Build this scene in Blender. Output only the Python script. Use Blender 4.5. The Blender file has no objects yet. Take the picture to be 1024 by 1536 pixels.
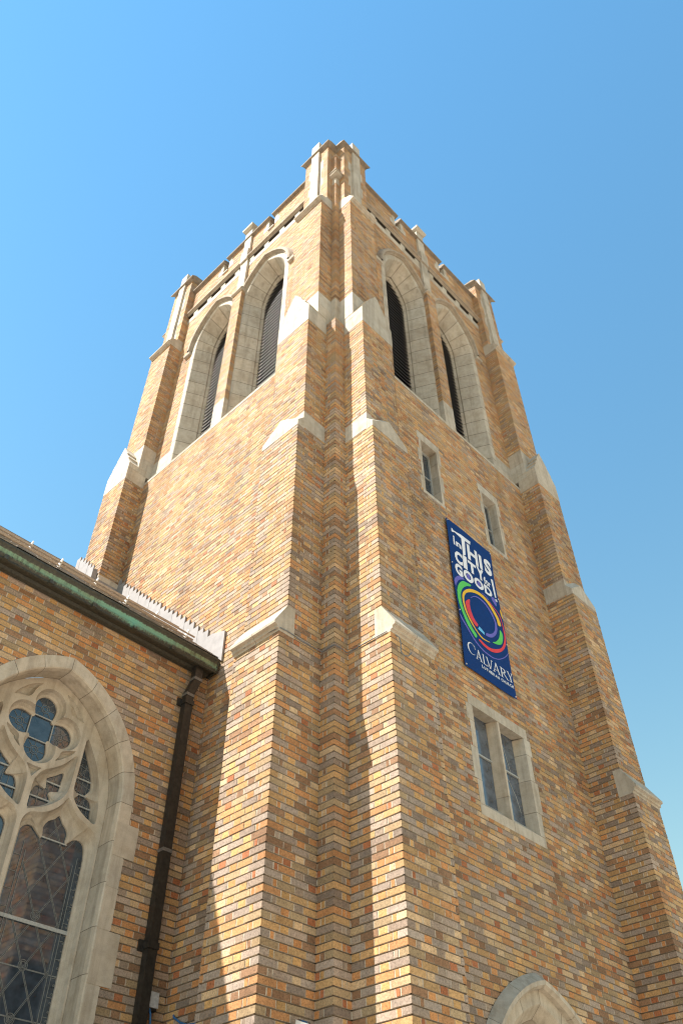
import bpy, bmesh, math, random
from math import sin, cos, pi, sqrt, acos, atan2, floor, hypot, radians
from mathutils import Vector, Matrix
random.seed(7)
scene = bpy.context.scene
COL = scene.collection

# ------------------------------------------------------------------ materials
def new_mat(name):
    m = bpy.data.materials.new(name); m.use_nodes = True
    nt = m.node_tree; nt.nodes.clear()
    out = nt.nodes.new('ShaderNodeOutputMaterial')
    p = nt.nodes.new('ShaderNodeBsdfPrincipled')
    nt.links.new(p.outputs[0], out.inputs[0])
    return m, nt, p
def nd(nt, t, **kw):
    n = nt.nodes.new(t)
    for k, v in kw.items():
        if k.startswith('i_'):
            key = k[2:]
            n.inputs[int(key) if key.isdigit() else key].default_value = v
        else: setattr(n, k, v)
    return n
def noise(nt, scale, detail=3, rough=.55, vec=None):
    n = nd(nt, 'ShaderNodeTexNoise'); n.inputs['Scale'].default_value = scale
    n.inputs['Detail'].default_value = detail; n.inputs['Roughness'].default_value = rough
    if vec is not None: nt.links.new(vec, n.inputs['Vector'])
    return n
def ramp(nt, fac, stops):
    r = nd(nt, 'ShaderNodeValToRGB'); cr = r.color_ramp
    while len(cr.elements) < len(stops): cr.elements.new(.5)
    for e, (p, c) in zip(cr.elements, stops):
        e.position = p; e.color = (c[0], c[1], c[2], 1) if hasattr(c, '__len__') else (c, c, c, 1)
    nt.links.new(fac, r.inputs[0]); return r
def mixc(nt, a, b, fac, mode='MIX'):
    n = nd(nt, 'ShaderNodeMix', data_type='RGBA', blend_type=mode)
    for sock, v in ((n.inputs[0], fac), (n.inputs[6], a), (n.inputs[7], b)):
        if hasattr(v, 'links') or isinstance(v, bpy.types.NodeSocket): nt.links.new(v, sock)
        elif isinstance(v, (int, float)): sock.default_value = v
        else: sock.default_value = (v[0], v[1], v[2], 1)
    return n.outputs[2]
def coords(nt, scale=(1, 1, 1)):
    g = nd(nt, 'ShaderNodeNewGeometry')
    m = nd(nt, 'ShaderNodeMapping'); m.inputs['Scale'].default_value = scale
    nt.links.new(g.outputs['Position'], m.inputs['Vector']); return m.outputs[0]
def bump(nt, p, h, strength, dist):
    b = nd(nt, 'ShaderNodeBump'); b.inputs['Strength'].default_value = strength; b.inputs['Distance'].default_value = dist
    nt.links.new(h, b.inputs['Height']); nt.links.new(b.outputs[0], p.inputs['Normal'])
def attr(nt, name='tone'):
    a = nd(nt, 'ShaderNodeAttribute'); a.attribute_name = name; return a.outputs['Color']

def mat_brick():
    m, nt, p = new_mat('brick')
    P = coords(nt)
    a = attr(nt)
    n1 = noise(nt, 48, 5, .72, P); n2 = noise(nt, 120, 2, .5, P); n3 = noise(nt, .9, 3, .5, P)
    c = mixc(nt, a, ramp(nt, n1.outputs[0], [(.30, .60), (.5, 1.0), (.70, 1.34)]).outputs[0], .85, 'MULTIPLY')
    c = mixc(nt, c, ramp(nt, n2.outputs[0], [(.34, .35), (.46, 1.0)]).outputs[0], .55, 'MULTIPLY')
    n5 = noise(nt, 1.1, 4, .6, coords(nt, (1.6, 1.6, .28)))
    c = mixc(nt, c, ramp(nt, n3.outputs[0], [(.3, .86), (.7, 1.08)]).outputs[0], 1, 'MULTIPLY')
    c = mixc(nt, c, ramp(nt, n5.outputs[0], [(.34, (.78, .76, .74)), (.52, (1, 1, 1)), (.72, (1.08, 1.05, 1.0))]).outputs[0], 1, 'MULTIPLY')
    nt.links.new(c, p.inputs['Base Color']); p.inputs['Roughness'].default_value = .88
    p.inputs['Specular IOR Level'].default_value = .3
    bump(nt, p, n1.outputs[0], .5, .004)
    return m
def mat_mortar():
    m, nt, p = new_mat('mortar')
    P = coords(nt)
    n1 = noise(nt, 90, 3, .6, P)
    n2 = noise(nt, 1.3, 3, .6, P)
    c = ramp(nt, n1.outputs[0], [(.3, (.38, .32, .25)), (.7, (.56, .48, .38))]).outputs[0]
    c = mixc(nt, c, ramp(nt, n2.outputs[0], [(.35, .75), (.65, 1.1)]).outputs[0], 1, 'MULTIPLY')
    nt.links.new(c, p.inputs['Base Color']); p.inputs['Roughness'].default_value = .95
    bump(nt, p, n1.outputs[0], .5, .003)
    return m
def mat_stone(name='limestone', base=1.0):
    m, nt, p = new_mat(name)
    P = coords(nt); Ps = coords(nt, (7, 7, .5))
    n1 = noise(nt, 3.2, 5, .6, P); n2 = noise(nt, 120, 2, .5, P); n3 = noise(nt, 1.6, 4, .65, Ps); n4 = noise(nt, 12, 4, .6, P)
    a = attr(nt)
    c = mixc(nt, a, ramp(nt, n1.outputs[0], [(.3, (.84, .80, .74)), (.55, (1, 1, 1)), (.75, (1.06, 1.03, .98))]).outputs[0], 1, 'MULTIPLY')
    c = mixc(nt, c, ramp(nt, n3.outputs[0], [(.36, (.58, .56, .54)), (.52, (1, 1, 1))]).outputs[0], .45, 'MULTIPLY')
    c = mixc(nt, c, ramp(nt, n4.outputs[0], [(.32, .82), (.6, 1.03)]).outputs[0], .7, 'MULTIPLY')
    c = mixc(nt, c, ramp(nt, n2.outputs[0], [(.3, .85), (.6, 1.04)]).outputs[0], .6, 'MULTIPLY')
    nt.links.new(c, p.inputs['Base Color']); p.inputs['Roughness'].default_value = .85
    p.inputs['Specular IOR Level'].default_value = .3
    bump(nt, p, n4.outputs[0], .25, .006)
    return m
def mat_plain(name, col, rough=.6, metal=0, nscale=30, var=.2, b=.0, spec=.5):
    m, nt, p = new_mat(name)
    P = coords(nt); n1 = noise(nt, nscale, 4, .6, P)
    c = mixc(nt, col, ramp(nt, n1.outputs[0], [(.3, 1 - var), (.7, 1 + var)]).outputs[0], 1, 'MULTIPLY')
    nt.links.new(c, p.inputs['Base Color']); p.inputs['Roughness'].default_value = rough
    p.inputs['Metallic'].default_value = metal; p.inputs['Specular IOR Level'].default_value = spec
    if b: bump(nt, p, n1.outputs[0], b, .004)
    return m
def mat_copper(name, green):
    """dark copper; verdigris runs in a streaked band along the fascia (world z 7.52 to 7.66)"""
    m, nt, p = new_mat(name)
    P = coords(nt); Ps = coords(nt, (16, 16, 1.2)); Pl = coords(nt, (.7, 1, 1.5))
    n1 = noise(nt, 3.0, 5, .7, Ps); n2 = noise(nt, 1.8, 4, .6, Pl); n3 = noise(nt, 40, 3, .6, P)
    dark = ramp(nt, n3.outputs[0], [(.3, (.018, .020, .015)), (.7, (.060, .055, .038))]).outputs[0]
    pat = ramp(nt, n2.outputs[0], [(.35, (.20, .24, .13)), (.62, (.13, .34, .27))]).outputs[0]
    g = nd(nt, 'ShaderNodeNewGeometry'); sp = nd(nt, 'ShaderNodeSeparateXYZ'); nt.links.new(g.outputs['Position'], sp.inputs[0])
    mr = nd(nt, 'ShaderNodeMapRange'); mr.inputs[1].default_value = 7.47; mr.inputs[2].default_value = 7.70; nt.links.new(sp.outputs[2], mr.inputs[0])
    band = ramp(nt, mr.outputs[0], [(.0, .0), (.20, .10), (.42, .34), (.62, .30), (.72, .02), (.86, .04), (.95, .22)]).outputs[0]
    a1 = nd(nt, 'ShaderNodeMath', operation='ADD'); nt.links.new(n1.outputs[0], a1.inputs[0]); nt.links.new(n2.outputs[0], a1.inputs[1])
    a2 = nd(nt, 'ShaderNodeMath', operation='MULTIPLY_ADD'); nt.links.new(a1.outputs[0], a2.inputs[0]); a2.inputs[1].default_value = .5
    if green > 0: nt.links.new(band, a2.inputs[2])
    else: a2.inputs[2].default_value = green
    f = ramp(nt, a2.outputs[0], [(.66, 0), (.80, 1)]).outputs[0]
    c = mixc(nt, dark, pat, f)
    nt.links.new(c, p.inputs['Base Color']); p.inputs['Roughness'].default_value = .6
    bump(nt, p, n1.outputs[0], .2, .004)
    return m
def mat_glass(name, col, rough=.06):
    m, nt, p = new_mat(name)
    P = coords(nt); n1 = noise(nt, 9, 3, .6, P); n2 = noise(nt, 2.5, 2, .5, P)
    c = mixc(nt, col, ramp(nt, n1.outputs[0], [(.3, .6), (.7, 1.5)]).outputs[0], 1, 'MULTIPLY')
    nt.links.new(c, p.inputs['Base Color']); p.inputs['Roughness'].default_value = rough
    p.inputs['IOR'].default_value = 1.5
    p.inputs['Specular IOR Level'].default_value = .85
    p.inputs['Coat Weight'].default_value = .6; p.inputs['Coat Roughness'].default_value = .03
    bump(nt, p, n2.outputs[0], .06, .02)
    return m
def mat_slate():
    m, nt, p = new_mat('slate')
    P = coords(nt); n1 = noise(nt, 14, 4, .6, P)
    c = mixc(nt, attr(nt), ramp(nt, n1.outputs[0], [(.3, .75), (.7, 1.2)]).outputs[0], 1, 'MULTIPLY')
    nt.links.new(c, p.inputs['Base Color']); p.inputs['Roughness'].default_value = .75
    bump(nt, p, n1.outputs[0], .3, .004); return m
def mat_flat(name, col, rough=.55, sheen=0):
    m, nt, p = new_mat(name)
    P = coords(nt); n1 = noise(nt, 7, 2, .5, P); p.inputs['Specular IOR Level'].default_value = .2
    c = mixc(nt, col, ramp(nt, n1.outputs[0], [(.3, .93), (.7, 1.06)]).outputs[0], 1, 'MULTIPLY')
    nt.links.new(c, p.inputs['Base Color']); p.inputs['Roughness'].default_value = rough; return m
def mat_ground():
    m, nt, p = new_mat('ground')
    P = coords(nt); n1 = noise(nt, .25, 4, .6, P); n2 = noise(nt, 40, 3, .6, P)
    c = ramp(nt, n1.outputs[0], [(.4, (.42, .36, .29)), (.62, (.36, .31, .25)), (.74, (.13, .14, .06))]).outputs[0]
    c = mixc(nt, c, ramp(nt, n2.outputs[0], [(.3, .8), (.7, 1.15)]).outputs[0], 1, 'MULTIPLY')
    nt.links.new(c, p.inputs['Base Color']); p.inputs['Roughness'].default_value = .9; return m
M = dict(brick=mat_brick(), mortar=mat_mortar(), stone=mat_stone(),
         bed=mat_plain('mortar_bed', (.20, .155, .11), .95, 0, 90, .3),  # same mortar darkened, painting the shadow in the raked bed joints
         joint=mat_plain('joint', (.11, .09, .07), .95, 0, 60, .2),
         louvre=mat_plain('louvre_wood', (.042, .032, .027), .75, 0, 25, .35),
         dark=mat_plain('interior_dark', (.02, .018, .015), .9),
         glass=mat_glass('stained_glass', (.032, .046, .064)),
         pane=mat_glass('window_glass', (.07, .09, .12), .14),
         lead=mat_plain('lead_came', (.20, .21, .21), .55, .3, 60, .25),
         bar=mat_plain('saddle_bar', (.33, .34, .33), .6, 0, 60, .2),
         flash=mat_plain('lead_flashing', (.23, .215, .21), .6, .0, 9, .16, .2),
         patina=mat_copper('copper_patina', .04), copper=mat_copper('weathered_copper', -.08),
         pipe=mat_plain('downpipe_metal', (.035, .032, .028), .45, .4, 30, .35),
         slate=mat_slate(), rail=mat_plain('rail_metal', (.36, .28, .21), .55, .3, 40, .2),
         bracket=mat_plain('bracket_metal', (.62, .60, .57), .5, .3, 40, .1),
         navy=mat_flat('banner_navy', (.001, .030, .150), .7), white=mat_flat('banner_white', (.70, .72, .78), .5),
         green=mat_flat('banner_green', (.10, .50, .10)), yellow=mat_flat('banner_yellow', (.72, .44, .03)),
         red=mat_flat('banner_red', (.62, .05, .06)), lblue=mat_flat('banner_light_blue', (.14, .48, .80)),
         purple=mat_flat('banner_purple', (.13, .12, .45)), thin=mat_flat('banner_thin_gold', (.60, .42, .20)),
         wire=mat_plain('conduit_grey', (.16, .17, .18), .5, .2, 40, .2), bluewire=mat_plain('blue_cable', (.03, .13, .32), .5),
         grey=mat_plain('box_grey', (.42, .42, .42), .5), lampwhite=mat_plain('lamp_white', (.75, .74, .72), .4),
         lampglass=mat_glass('lamp_glass', (.02, .03, .05)), wood=mat_plain('oak_door', (.10, .05, .022), .5, 0, 12, .3),
         ground=mat_ground())

# stretchers are mostly grey-buff and speckled, headers mostly warm; colour, weight low down, weight high up
STRETCH = [((.40, .360, .315), 28, 15), ((.29, .255, .220), 10, 5), ((.43, .355, .225), 18, 13), ((.53, .375, .190), 16, 24), ((.32, .210, .130), 10, 11), ((.53, .305, .145), 11, 24), ((.60, .480, .310), 7, 8)]
HEADER = [((.57, .305, .130), 28, 26), ((.59, .400, .180), 26, 32), ((.43, .185, .090), 10, 5), ((.38, .330, .270), 14, 8), ((.63, .510, .330), 12, 16), ((.30, .195, .120), 10, 6)]
def brick_tone(key=None, top=0., header=False):
    r = random.Random(str(key)) if key is not None else random
    k = max(0., min(1., top)); P_ = HEADER if header else STRETCH
    c = r.choices([x[0] for x in P_], [x[1] * (1 - k) + x[2] * k for x in P_])[0]
    c = tuple(x + (m - x) * .38 * k for x, m in zip(c, (.50, .355, .205)))
    v = r.uniform(.84, 1.16); h = r.uniform(-.03, .03)
    return (c[0] * v * (1 + h) * .875, c[1] * v * .758, c[2] * v * (1 - h) * .69)
STONE = (.475, .42, .345)
COPING_TONE = (.25, .205, .16)  # darker tone for the turret and merlon copings
def stone_tone():
    v = random.uniform(.90, 1.06); w = random.uniform(-.025, .025)
    return (STONE[0] * v * (1 + w), STONE[1] * v, STONE[2] * v * (1 - w))

# ------------------------------------------------------------------ mesh builder
class MB:
    def __init__(s): s.v = []; s.f = []; s.t = []; s.m = []
    def face(s, pts, tone=(.5, .5, .5), mi=0):
        b = len(s.v); s.v.extend(pts); s.f.append(tuple(range(b, b + len(pts)))); s.t.append(tone); s.m.append(mi)
    def hexa(s, p, tone=(.5, .5, .5), mi=0, skip=()):
        b = len(s.v); s.v.extend(p)
        for i, q in enumerate(((0, 3, 2, 1), (4, 5, 6, 7), (0, 1, 5, 4), (1, 2, 6, 5), (2, 3, 7, 6), (3, 0, 4, 7))):
            if i in skip: continue
            s.f.append(tuple(b + k for k in q)); s.t.append(tone); s.m.append(mi)
    def prism(s, a, c, tone=(.5, .5, .5), mi=0, caps=True):
        n = len(a); b = len(s.v); s.v.extend(a); s.v.extend(c)
        for i in range(n):
            j = (i + 1) % n; s.f.append((b + i, b + j, b + n + j, b + n + i)); s.t.append(tone); s.m.append(mi)
        if caps:
            s.f.append(tuple(range(b + n - 1, b - 1, -1))); s.f.append(tuple(range(b + n, b + 2 * n))); s.t += [tone] * 2; s.m += [mi] * 2
    def build(s, name, mats, parent=None, recalc=True, smooth=False):
        if not isinstance(mats, (list, tuple)): mats = [mats]
        if s.v:
            xs = [p[0] for p in s.v]; ys = [p[1] for p in s.v]; zs = [p[2] for p in s.v]
            loc = Vector(((min(xs) + max(xs)) / 2, (min(ys) + max(ys)) / 2, min(zs)))
        else: loc = Vector((0, 0, 0))
        me = bpy.data.meshes.new(name)
        me.from_pydata([(p[0] - loc.x, p[1] - loc.y, p[2] - loc.z) for p in s.v], [], s.f)
        for m in mats: me.materials.append(m)
        me.polygons.foreach_set('material_index', s.m)
        at = me.attributes.new('tone', 'FLOAT_COLOR', 'FACE')
        buf = []
        for t in s.t: buf.extend((t[0], t[1], t[2], 1.))
        at.data.foreach_set('color', buf)
        if recalc:
            bm = bmesh.new(); bm.from_mesh(me)
            bmesh.ops.recalc_face_normals(bm, faces=bm.faces); bm.to_mesh(me); bm.free()
        if smooth: me.polygons.foreach_set('use_smooth', [True] * len(me.polygons))
        me.update()
        o = bpy.data.objects.new(name, me); COL.objects.link(o)
        WL[o] = loc
        if parent is not None:
            o.parent = parent; o.location = loc - WL[parent]
        else: o.location = loc
        return o
WL = {}
def tag(o, label=None, cat=None, group=None, kind=None):
    for k, v in (('label', label), ('category', cat), ('group', group), ('kind', kind)):
        if v: o[k] = v
    return o
def thing(name, label, cat, loc, group=None, parent=None):
    o = bpy.data.objects.new(name, None); COL.objects.link(o); o.empty_display_size = .3
    WL[o] = Vector(loc)
    if parent: o.parent = parent; o.location = Vector(loc) - WL[parent]
    else: o.location = loc
    return tag(o, label, cat, group)
def crown(name, verts, parent): pass

# frames: P(u, n, z) with u along the wall, n outward
class Fr:
    def __init__(s, O, U, N): s.O = Vector((O[0], O[1], 0)); s.U = Vector((U[0], U[1], 0)); s.N = Vector((N[0], N[1], 0))
    def __call__(s, u, n, z):
        return (s.O.x + s.U.x * u + s.N.x * n, s.O.y + s.U.y * u + s.N.y * n, z)
    def sub(s, u, n, U, N):   # a child frame; U, N given as (u,n) pairs
        o = s(u, n, 0); f = lambda a: (s.U.x * a[0] + s.N.x * a[1], s.U.y * a[0] + s.N.y * a[1])
        return Fr(o, f(U), f(N))
W = 6.0
FR = Fr((0, 0), (1, 0), (0, -1)); FL = Fr((0, 0), (0, 1), (-1, 0))
FE = Fr((W, 0), (0, 1), (1, 0)); FB = Fr((0, W), (1, 0), (0, 1))
FN = Fr((0, 2.19), (1, 0), (0, -1))     # nave wall, u is negative to the left
def fbox(mb, F, u0, u1, n0, n1, z0, z1, tone=None, mi=0):
    t = tone or stone_tone()
    mb.hexa([F(u0, n0, z0), F(u1, n0, z0), F(u1, n1, z0), F(u0, n1, z0), F(u0, n0, z1), F(u1, n0, z1), F(u1, n1, z1), F(u0, n1, z1)], t, mi)
def prof_u(mb, F, prof, u0, u1, tone=None, mi=0, joint=0):
    if joint and u1 - u0 > joint * 1.4:
        k = max(2, round((u1 - u0) / joint)); g = .003
        for i in range(k):
            a = u0 + (u1 - u0) * i / k; b = u0 + (u1 - u0) * (i + 1) / k
            prof_u(mb, F, prof, a + (g if i else 0), b - (g if i < k - 1 else 0), tone, mi)
        return
    t = tone or stone_tone()
    mb.prism([F(u0, n, z) for n, z in prof], [F(u1, n, z) for n, z in prof], t, mi)
def prof_uh(mb, F, prof, u0, u1, o, zlo, zhi, tone=None):
    """coping whose ends flare out by o between zlo and zhi like its front"""
    t = tone or stone_tone()
    k = lambda z: o * max(0, min(1, (z - zlo - .05) / (zhi - zlo - .05)))
    mb.prism([F(u0 - k(z), n, z) for n, z in prof], [F(u1 + k(z), n, z) for n, z in prof], t)
def prof_n(mb, F, poly, n0, n1, tone=None, mi=0):
    t = tone or stone_tone()
    mb.prism([F(u, n0, z) for u, z in poly], [F(u, n1, z) for u, z in poly], t, mi)

# ------------------------------------------------------------------ brickwork
H = .0677; S = .2032; HD = .1016; MJ = .0125
def subtract(a, b, holes):
    segs = [(a, b)]
    for h0, h1 in holes:
        ns = []
        for s0, s1 in segs:
            if h1 <= s0 or h0 >= s1: ns.append((s0, s1)); continue
            if h0 > s0: ns.append((s0, h0))
            if h1 < s1: ns.append((h1, s1))
        segs = ns
    return segs
def panel(mb, F, n, u0, u1, z0, z1, par=0, hole=None, k0=None, k1=None, topness=None, lim=None):
    """bricks in Flemish bond on plane n of frame F, outward +n; recessed mortar behind"""
    sgn = (F.U.cross(F.N)).z
    r0 = floor(z0 / H + .01); r1 = int(math.ceil(z1 / H - .01))
    prev = None; pz = None
    def flush(iv, za, zb):
        for a, b in iv:
            q = [F(a, n - .016, za), F(b, n - .016, za), F(b, n - .016, zb), F(a, n - .016, zb)]
            if sgn > 0: q.reverse()
            mb.face(q, (.4, .35, .27), 2)
    for r in range(r0, r1):
        za = max(z0, r * H); zb = min(z1, (r + 1) * H)
        if zb - za < .012: continue
        zc = (za + zb) / 2
        hs = hole(zc) if hole else []
        a0, a1 = (u0, u1) if lim is None else lim(zc)
        iv = subtract(a0, a1, hs)
        if prev is None: prev = iv; pz = za
        elif iv != prev: flush(prev, pz, za); prev = iv; pz = za
        # the row
        top = (zc - 4) / 15. if topness is None else topness
        seq = []
        u = u0; k = 0
        if (r + par) % 2 == 0: pat = [S, HD]
        else:
            seq.append((u, u + HD)); u += HD
            seq.append((u, u + HD / 2)); u += HD / 2; pat = [S, HD]
        while u < u1 - .01:
            w = pat[k % 2]; seq.append((u, min(u + w, u1))); u += w; k += 1
        if len(seq) > 1 and seq[-1][1] - seq[-1][0] < .03:
            seq[-2] = (seq[-2][0], seq[-1][1]); seq.pop()
        c = za + MJ * .5; d = zb - MJ * .5
        if za == z0 and r * H < z0: c = za
        for aa, bb in subtract(a0, a1, hs):
            if bb - aa < .05: continue
            q = [F(aa + .003, n - .020, c), F(bb - .003, n - .020, c), F(bb - .003, n - .0025, c), F(aa + .003, n - .0025, c), F(aa + .003, n - .020, d), F(bb - .003, n - .020, d), F(bb - .003, n - .0025, d), F(aa + .003, n - .0025, d)]
            bI = len(mb.v); mb.v.extend(q)
            for w_ in ((0, 3, 2, 1), (4, 5, 6, 7), (2, 3, 7, 6)):
                w_ = w_ if sgn < 0 else w_[::-1]
                mb.f.append(tuple(bI + x for x in w_)); mb.t.append((.4, .35, .27)); mb.m.append(1)
        for i, (a, b) in enumerate(seq):
            key = None
            if i == 0 and k0 is not None: key = (k0, r)
            if i == len(seq) - 1 and k1 is not None: key = (k1, r)
            tone = brick_tone(key, top, key is None and b - a < .15)
            for aa, bb in subtract(max(a, a0), min(b, a1), hs):
                if bb <= aa: continue
                ea = .0008 if (aa <= u0 + 1e-6) else (MJ * .42 if aa == a else .001)
                eb = .0008 if (bb >= u1 - 1e-6) else (MJ * .5 if bb == b else .001)
                if bb - aa < .016: continue
                R = random.uniform
                j = R(-.002, .003)
                ua, ub = aa + ea, bb - eb
                e = .0022
                p = [F(ua, n - .022, c), F(ub, n - .022, c), F(ub + R(-e, e) * (eb > .001), n + j, c + R(0, e)), F(ua + R(-e, e) * (ea > .001), n + j, c + R(0, e)),
                     F(ua, n - .022, d), F(ub, n - .022, d), F(ub + R(-e, e) * (eb > .001), n + j, d - R(0, e)), F(ua + R(-e, e) * (ea > .001), n + j, d - R(0, e))]
                bI = len(mb.v); mb.v.extend(p)
                for q in ((0, 3, 2, 1), (4, 5, 6, 7), (1, 2, 6, 5), (2, 3, 7, 6), (3, 0, 4, 7)):
                    q = q if sgn < 0 else q[::-1]
                    mb.f.append(tuple(bI + x for x in q)); mb.t.append(tone); mb.m.append(0)
    if prev is not None: flush(prev, pz, z1)
BM = lambda: [M['brick'], M['mortar'], M['bed']]

# ------------------------------------------------------------------ arches
class Arch:
    """pointed arch: half width a, spring z zs, radius R at delta=0 ; delta shrinks inward"""
    def __init__(s, uc, a, zs, R, zb): s.uc = uc; s.a = a; s.zs = zs; s.R = R; s.zb = zb; s.c = R - a
    def th(s, d): return acos(max(-1, min(1, s.c / (s.R - d))))
    def pt(s, side, f, d):   # f<0: jamb (-1 bottom..0 spring), f 0..1 arc
        if f <= 0:
            u = -(s.a - d); z = s.zs + f * (s.zs - s.zb)
        else:
            t = s.th(d) * f; u = s.c - (s.R - d) * cos(t); z = s.zs + (s.R - d) * sin(t)
        return (s.uc + (u if side < 0 else -u), z)
    def half(s, z, d=0):
        if z <= s.zs: return s.a - d
        q = (s.R - d) ** 2 - (z - s.zs) ** 2
        if q <= 0: return -1
        return sqrt(q) - s.c
    def apex(s, d=0): return s.zs + sqrt((s.R - d) ** 2 - s.c ** 2)
    def blocks(s, jl, al, jambs=True):
        out = []
        if jambs:
            n = max(1, round((s.zs - s.zb) / jl))
            for k in range(n): out.append((-1 + k / n, -1 + (k + 1) / n, 1))
        n = max(2, round(s.th(0) * s.R / al))
        for k in range(n): out.append((k / n, (k + 1) / n, 4))
        return out
def sweep(mb, F, A, prof, jl=.40, al=.36, jambs=True, gap=.003, tone=None, back=None, mi=0, closed=False):
    for side in (-1, 1):
        for f0, f1, sub in A.blocks(jl, al, jambs):
            L = (A.zs - A.zb) if f1 <= 0 else A.R * A.th(0)
            g = gap / L
            a, b = f0 + g, f1 - g
            if f0 == 0: a = f0 + 1e-5 + g
            t = tone or stone_tone()
            rng = range(len(prof) if closed else len(prof) - 1)
            for i in rng:
                (d0, n0), (d1, n1) = prof[i], prof[(i + 1) % len(prof)]
                for k in range(sub):
                    x = a + (b - a) * k / sub; y = a + (b - a) * (k + 1) / sub
                    q = []
                    for f, d, n in ((x, d0, n0), (y, d0, n0), (y, d1, n1), (x, d1, n1)):
                        u, z = A.pt(side, f, d); q.append(F(u, n, z))
                    mb.face(q, t, mi)
            if closed:
                for f in (a, b):
                    mb.face([F(A.pt(side, f, d)[0], n, A.pt(side, f, d)[1]) for d, n in prof], t, mi)
        if back is not None:
            for i in range(len(prof) - 1):
                (d0, n0), (d1, n1) = prof[i], prof[i + 1]
                d0 -= back; d1 -= back; n0 -= back; n1 -= back
                fs = ([-1 + k / 2 for k in range(2)] if jambs else []) + [k / 10 for k in range(11)]
                for x, y in zip(fs[:-1], fs[1:]):
                    q = []
                    for f, d, n in ((x, d0, n0), (y, d0, n0), (y, d1, n1), (x, d1, n1)):
                        u, z = A.pt(side, f, d); q.append(F(u, n, z))
                    mb.face(q, (.2, .17, .13), 1 if mi == 0 else mi)
def tube(mb, pts, r, tone=(.5, .5, .5), mi=0, seg=8, caps=True):
    pts = [Vector(p) for p in pts]; rings = []
    for i, p in enumerate(pts):
        d = (pts[min(i + 1, len(pts) - 1)] - pts[max(i - 1, 0)]).normalized()
        up = Vector((0, 0, 1)) if abs(d.z) < .9 else Vector((1, 0, 0))
        x = d.cross(up).normalized(); y = d.cross(x).normalized()
        rings.append([tuple(p + x * (r * cos(2 * pi * k / seg)) + y * (r * sin(2 * pi * k / seg))) for k in range(seg)])
    b = len(mb.v)
    for q in rings: mb.v.extend(q)
    for i in range(len(pts) - 1):
        for k in range(seg):
            j = (k + 1) % seg
            mb.f.append((b + i * seg + k, b + i * seg + j, b + (i + 1) * seg + j, b + (i + 1) * seg + k)); mb.t.append(tone); mb.m.append(mi)
    if caps:
        mb.f.append(tuple(b + k for k in range(seg))); mb.f.append(tuple(b + (len(pts) - 1) * seg + k for k in range(seg)))
        mb.t += [tone] * 2; mb.m += [mi] * 2

# ================================================================== SETTING: ground
g = MB(); R0 = 3000
g.face([(-R0, -R0, 0), (R0, -R0, 0), (R0, R0, 0), (-R0, R0, 0)])
tag(g.build('ground', M['ground'], recalc=False), kind='structure')

# ================================================================== BELL TOWER
tower = thing('bell_tower', 'tall square tan brick bell tower with pale stone trim, stepped corner buttresses and battlemented top', 'tower', (W / 2, W / 2, 0))
B0, B1 = .205, .915                      # buttress span from the corner
ZS = 13.30                               # belfry sill line
UP = -.10                                # set-back of the belfry stage
# arches of the belfry (two per face)
def belfry_arch(uc): return Arch(uc, .62, 17.40, 1.18, 13.40)
AR = [belfry_arch(2.18), belfry_arch(3.82)]
SW = [(1.90, 2.47, 10.82, 12.30), (3.53, 4.10, 10.82, 12.30)]      # small windows: outer frame
BW = (2.345, 3.655, 5.87, 7.465)
DOOR = Arch(2.95, 1.0, 2.78, 1.35, 0.0)
PIER = (2.84, 3.13)

def holes_lower(z):
    h = []
    for a, b, c, d in SW:
        if c < z < d: h.append((a + .05, b - .05))
    if BW[2] < z < BW[3]: h.append((BW[0] + .06, BW[1] - .06))
    w = DOOR.half(z, -.12)
    if w > 0: h.append((DOOR.uc - w, DOOR.uc + w))
    return h
def holes_belfry(z):
    h = []
    for A in AR:
        w = A.half(z, -.10)
        if w > 0: h.append((A.uc - w, A.uc + w))
    if z < 13.98: h = [(0, 9)]
    return h
wall = MB()
for F, vis in ((FR, 1), (FL, 2), (FE, 0), (FB, 0)):
    # corner strips and the main field of the lower stage
    panel(wall, F, 0, 0, B0 + .03, 0, 13.50, vis, k0='c0' if vis else None)
    if vis: panel(wall, F, 0, B1 - .01, W - B1 + .01, 0, ZS, 1, hole=holes_lower if vis == 1 else None)
    else: panel(wall, F, 0, B1 - .01, W - B1 + .01, 0, ZS, 1)
    panel(wall, F, 0, W - B0 - .03, W, 0, 13.50, 1)
    # belfry stage
    panel(wall, F, UP, -UP, B0 + .03, 14.36, 19.13, vis, k0='c1' if vis else None)
    panel(wall, F, UP, B1 - .01, W - B1 + .01, 13.60, 19.13, 1, hole=holes_belfry if vis else None)
    panel(wall, F, UP, W - B0 - .03, W + UP, 14.36, 19.13, 1)
wall.build('wall', BM(), tower, recalc=False)

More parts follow.
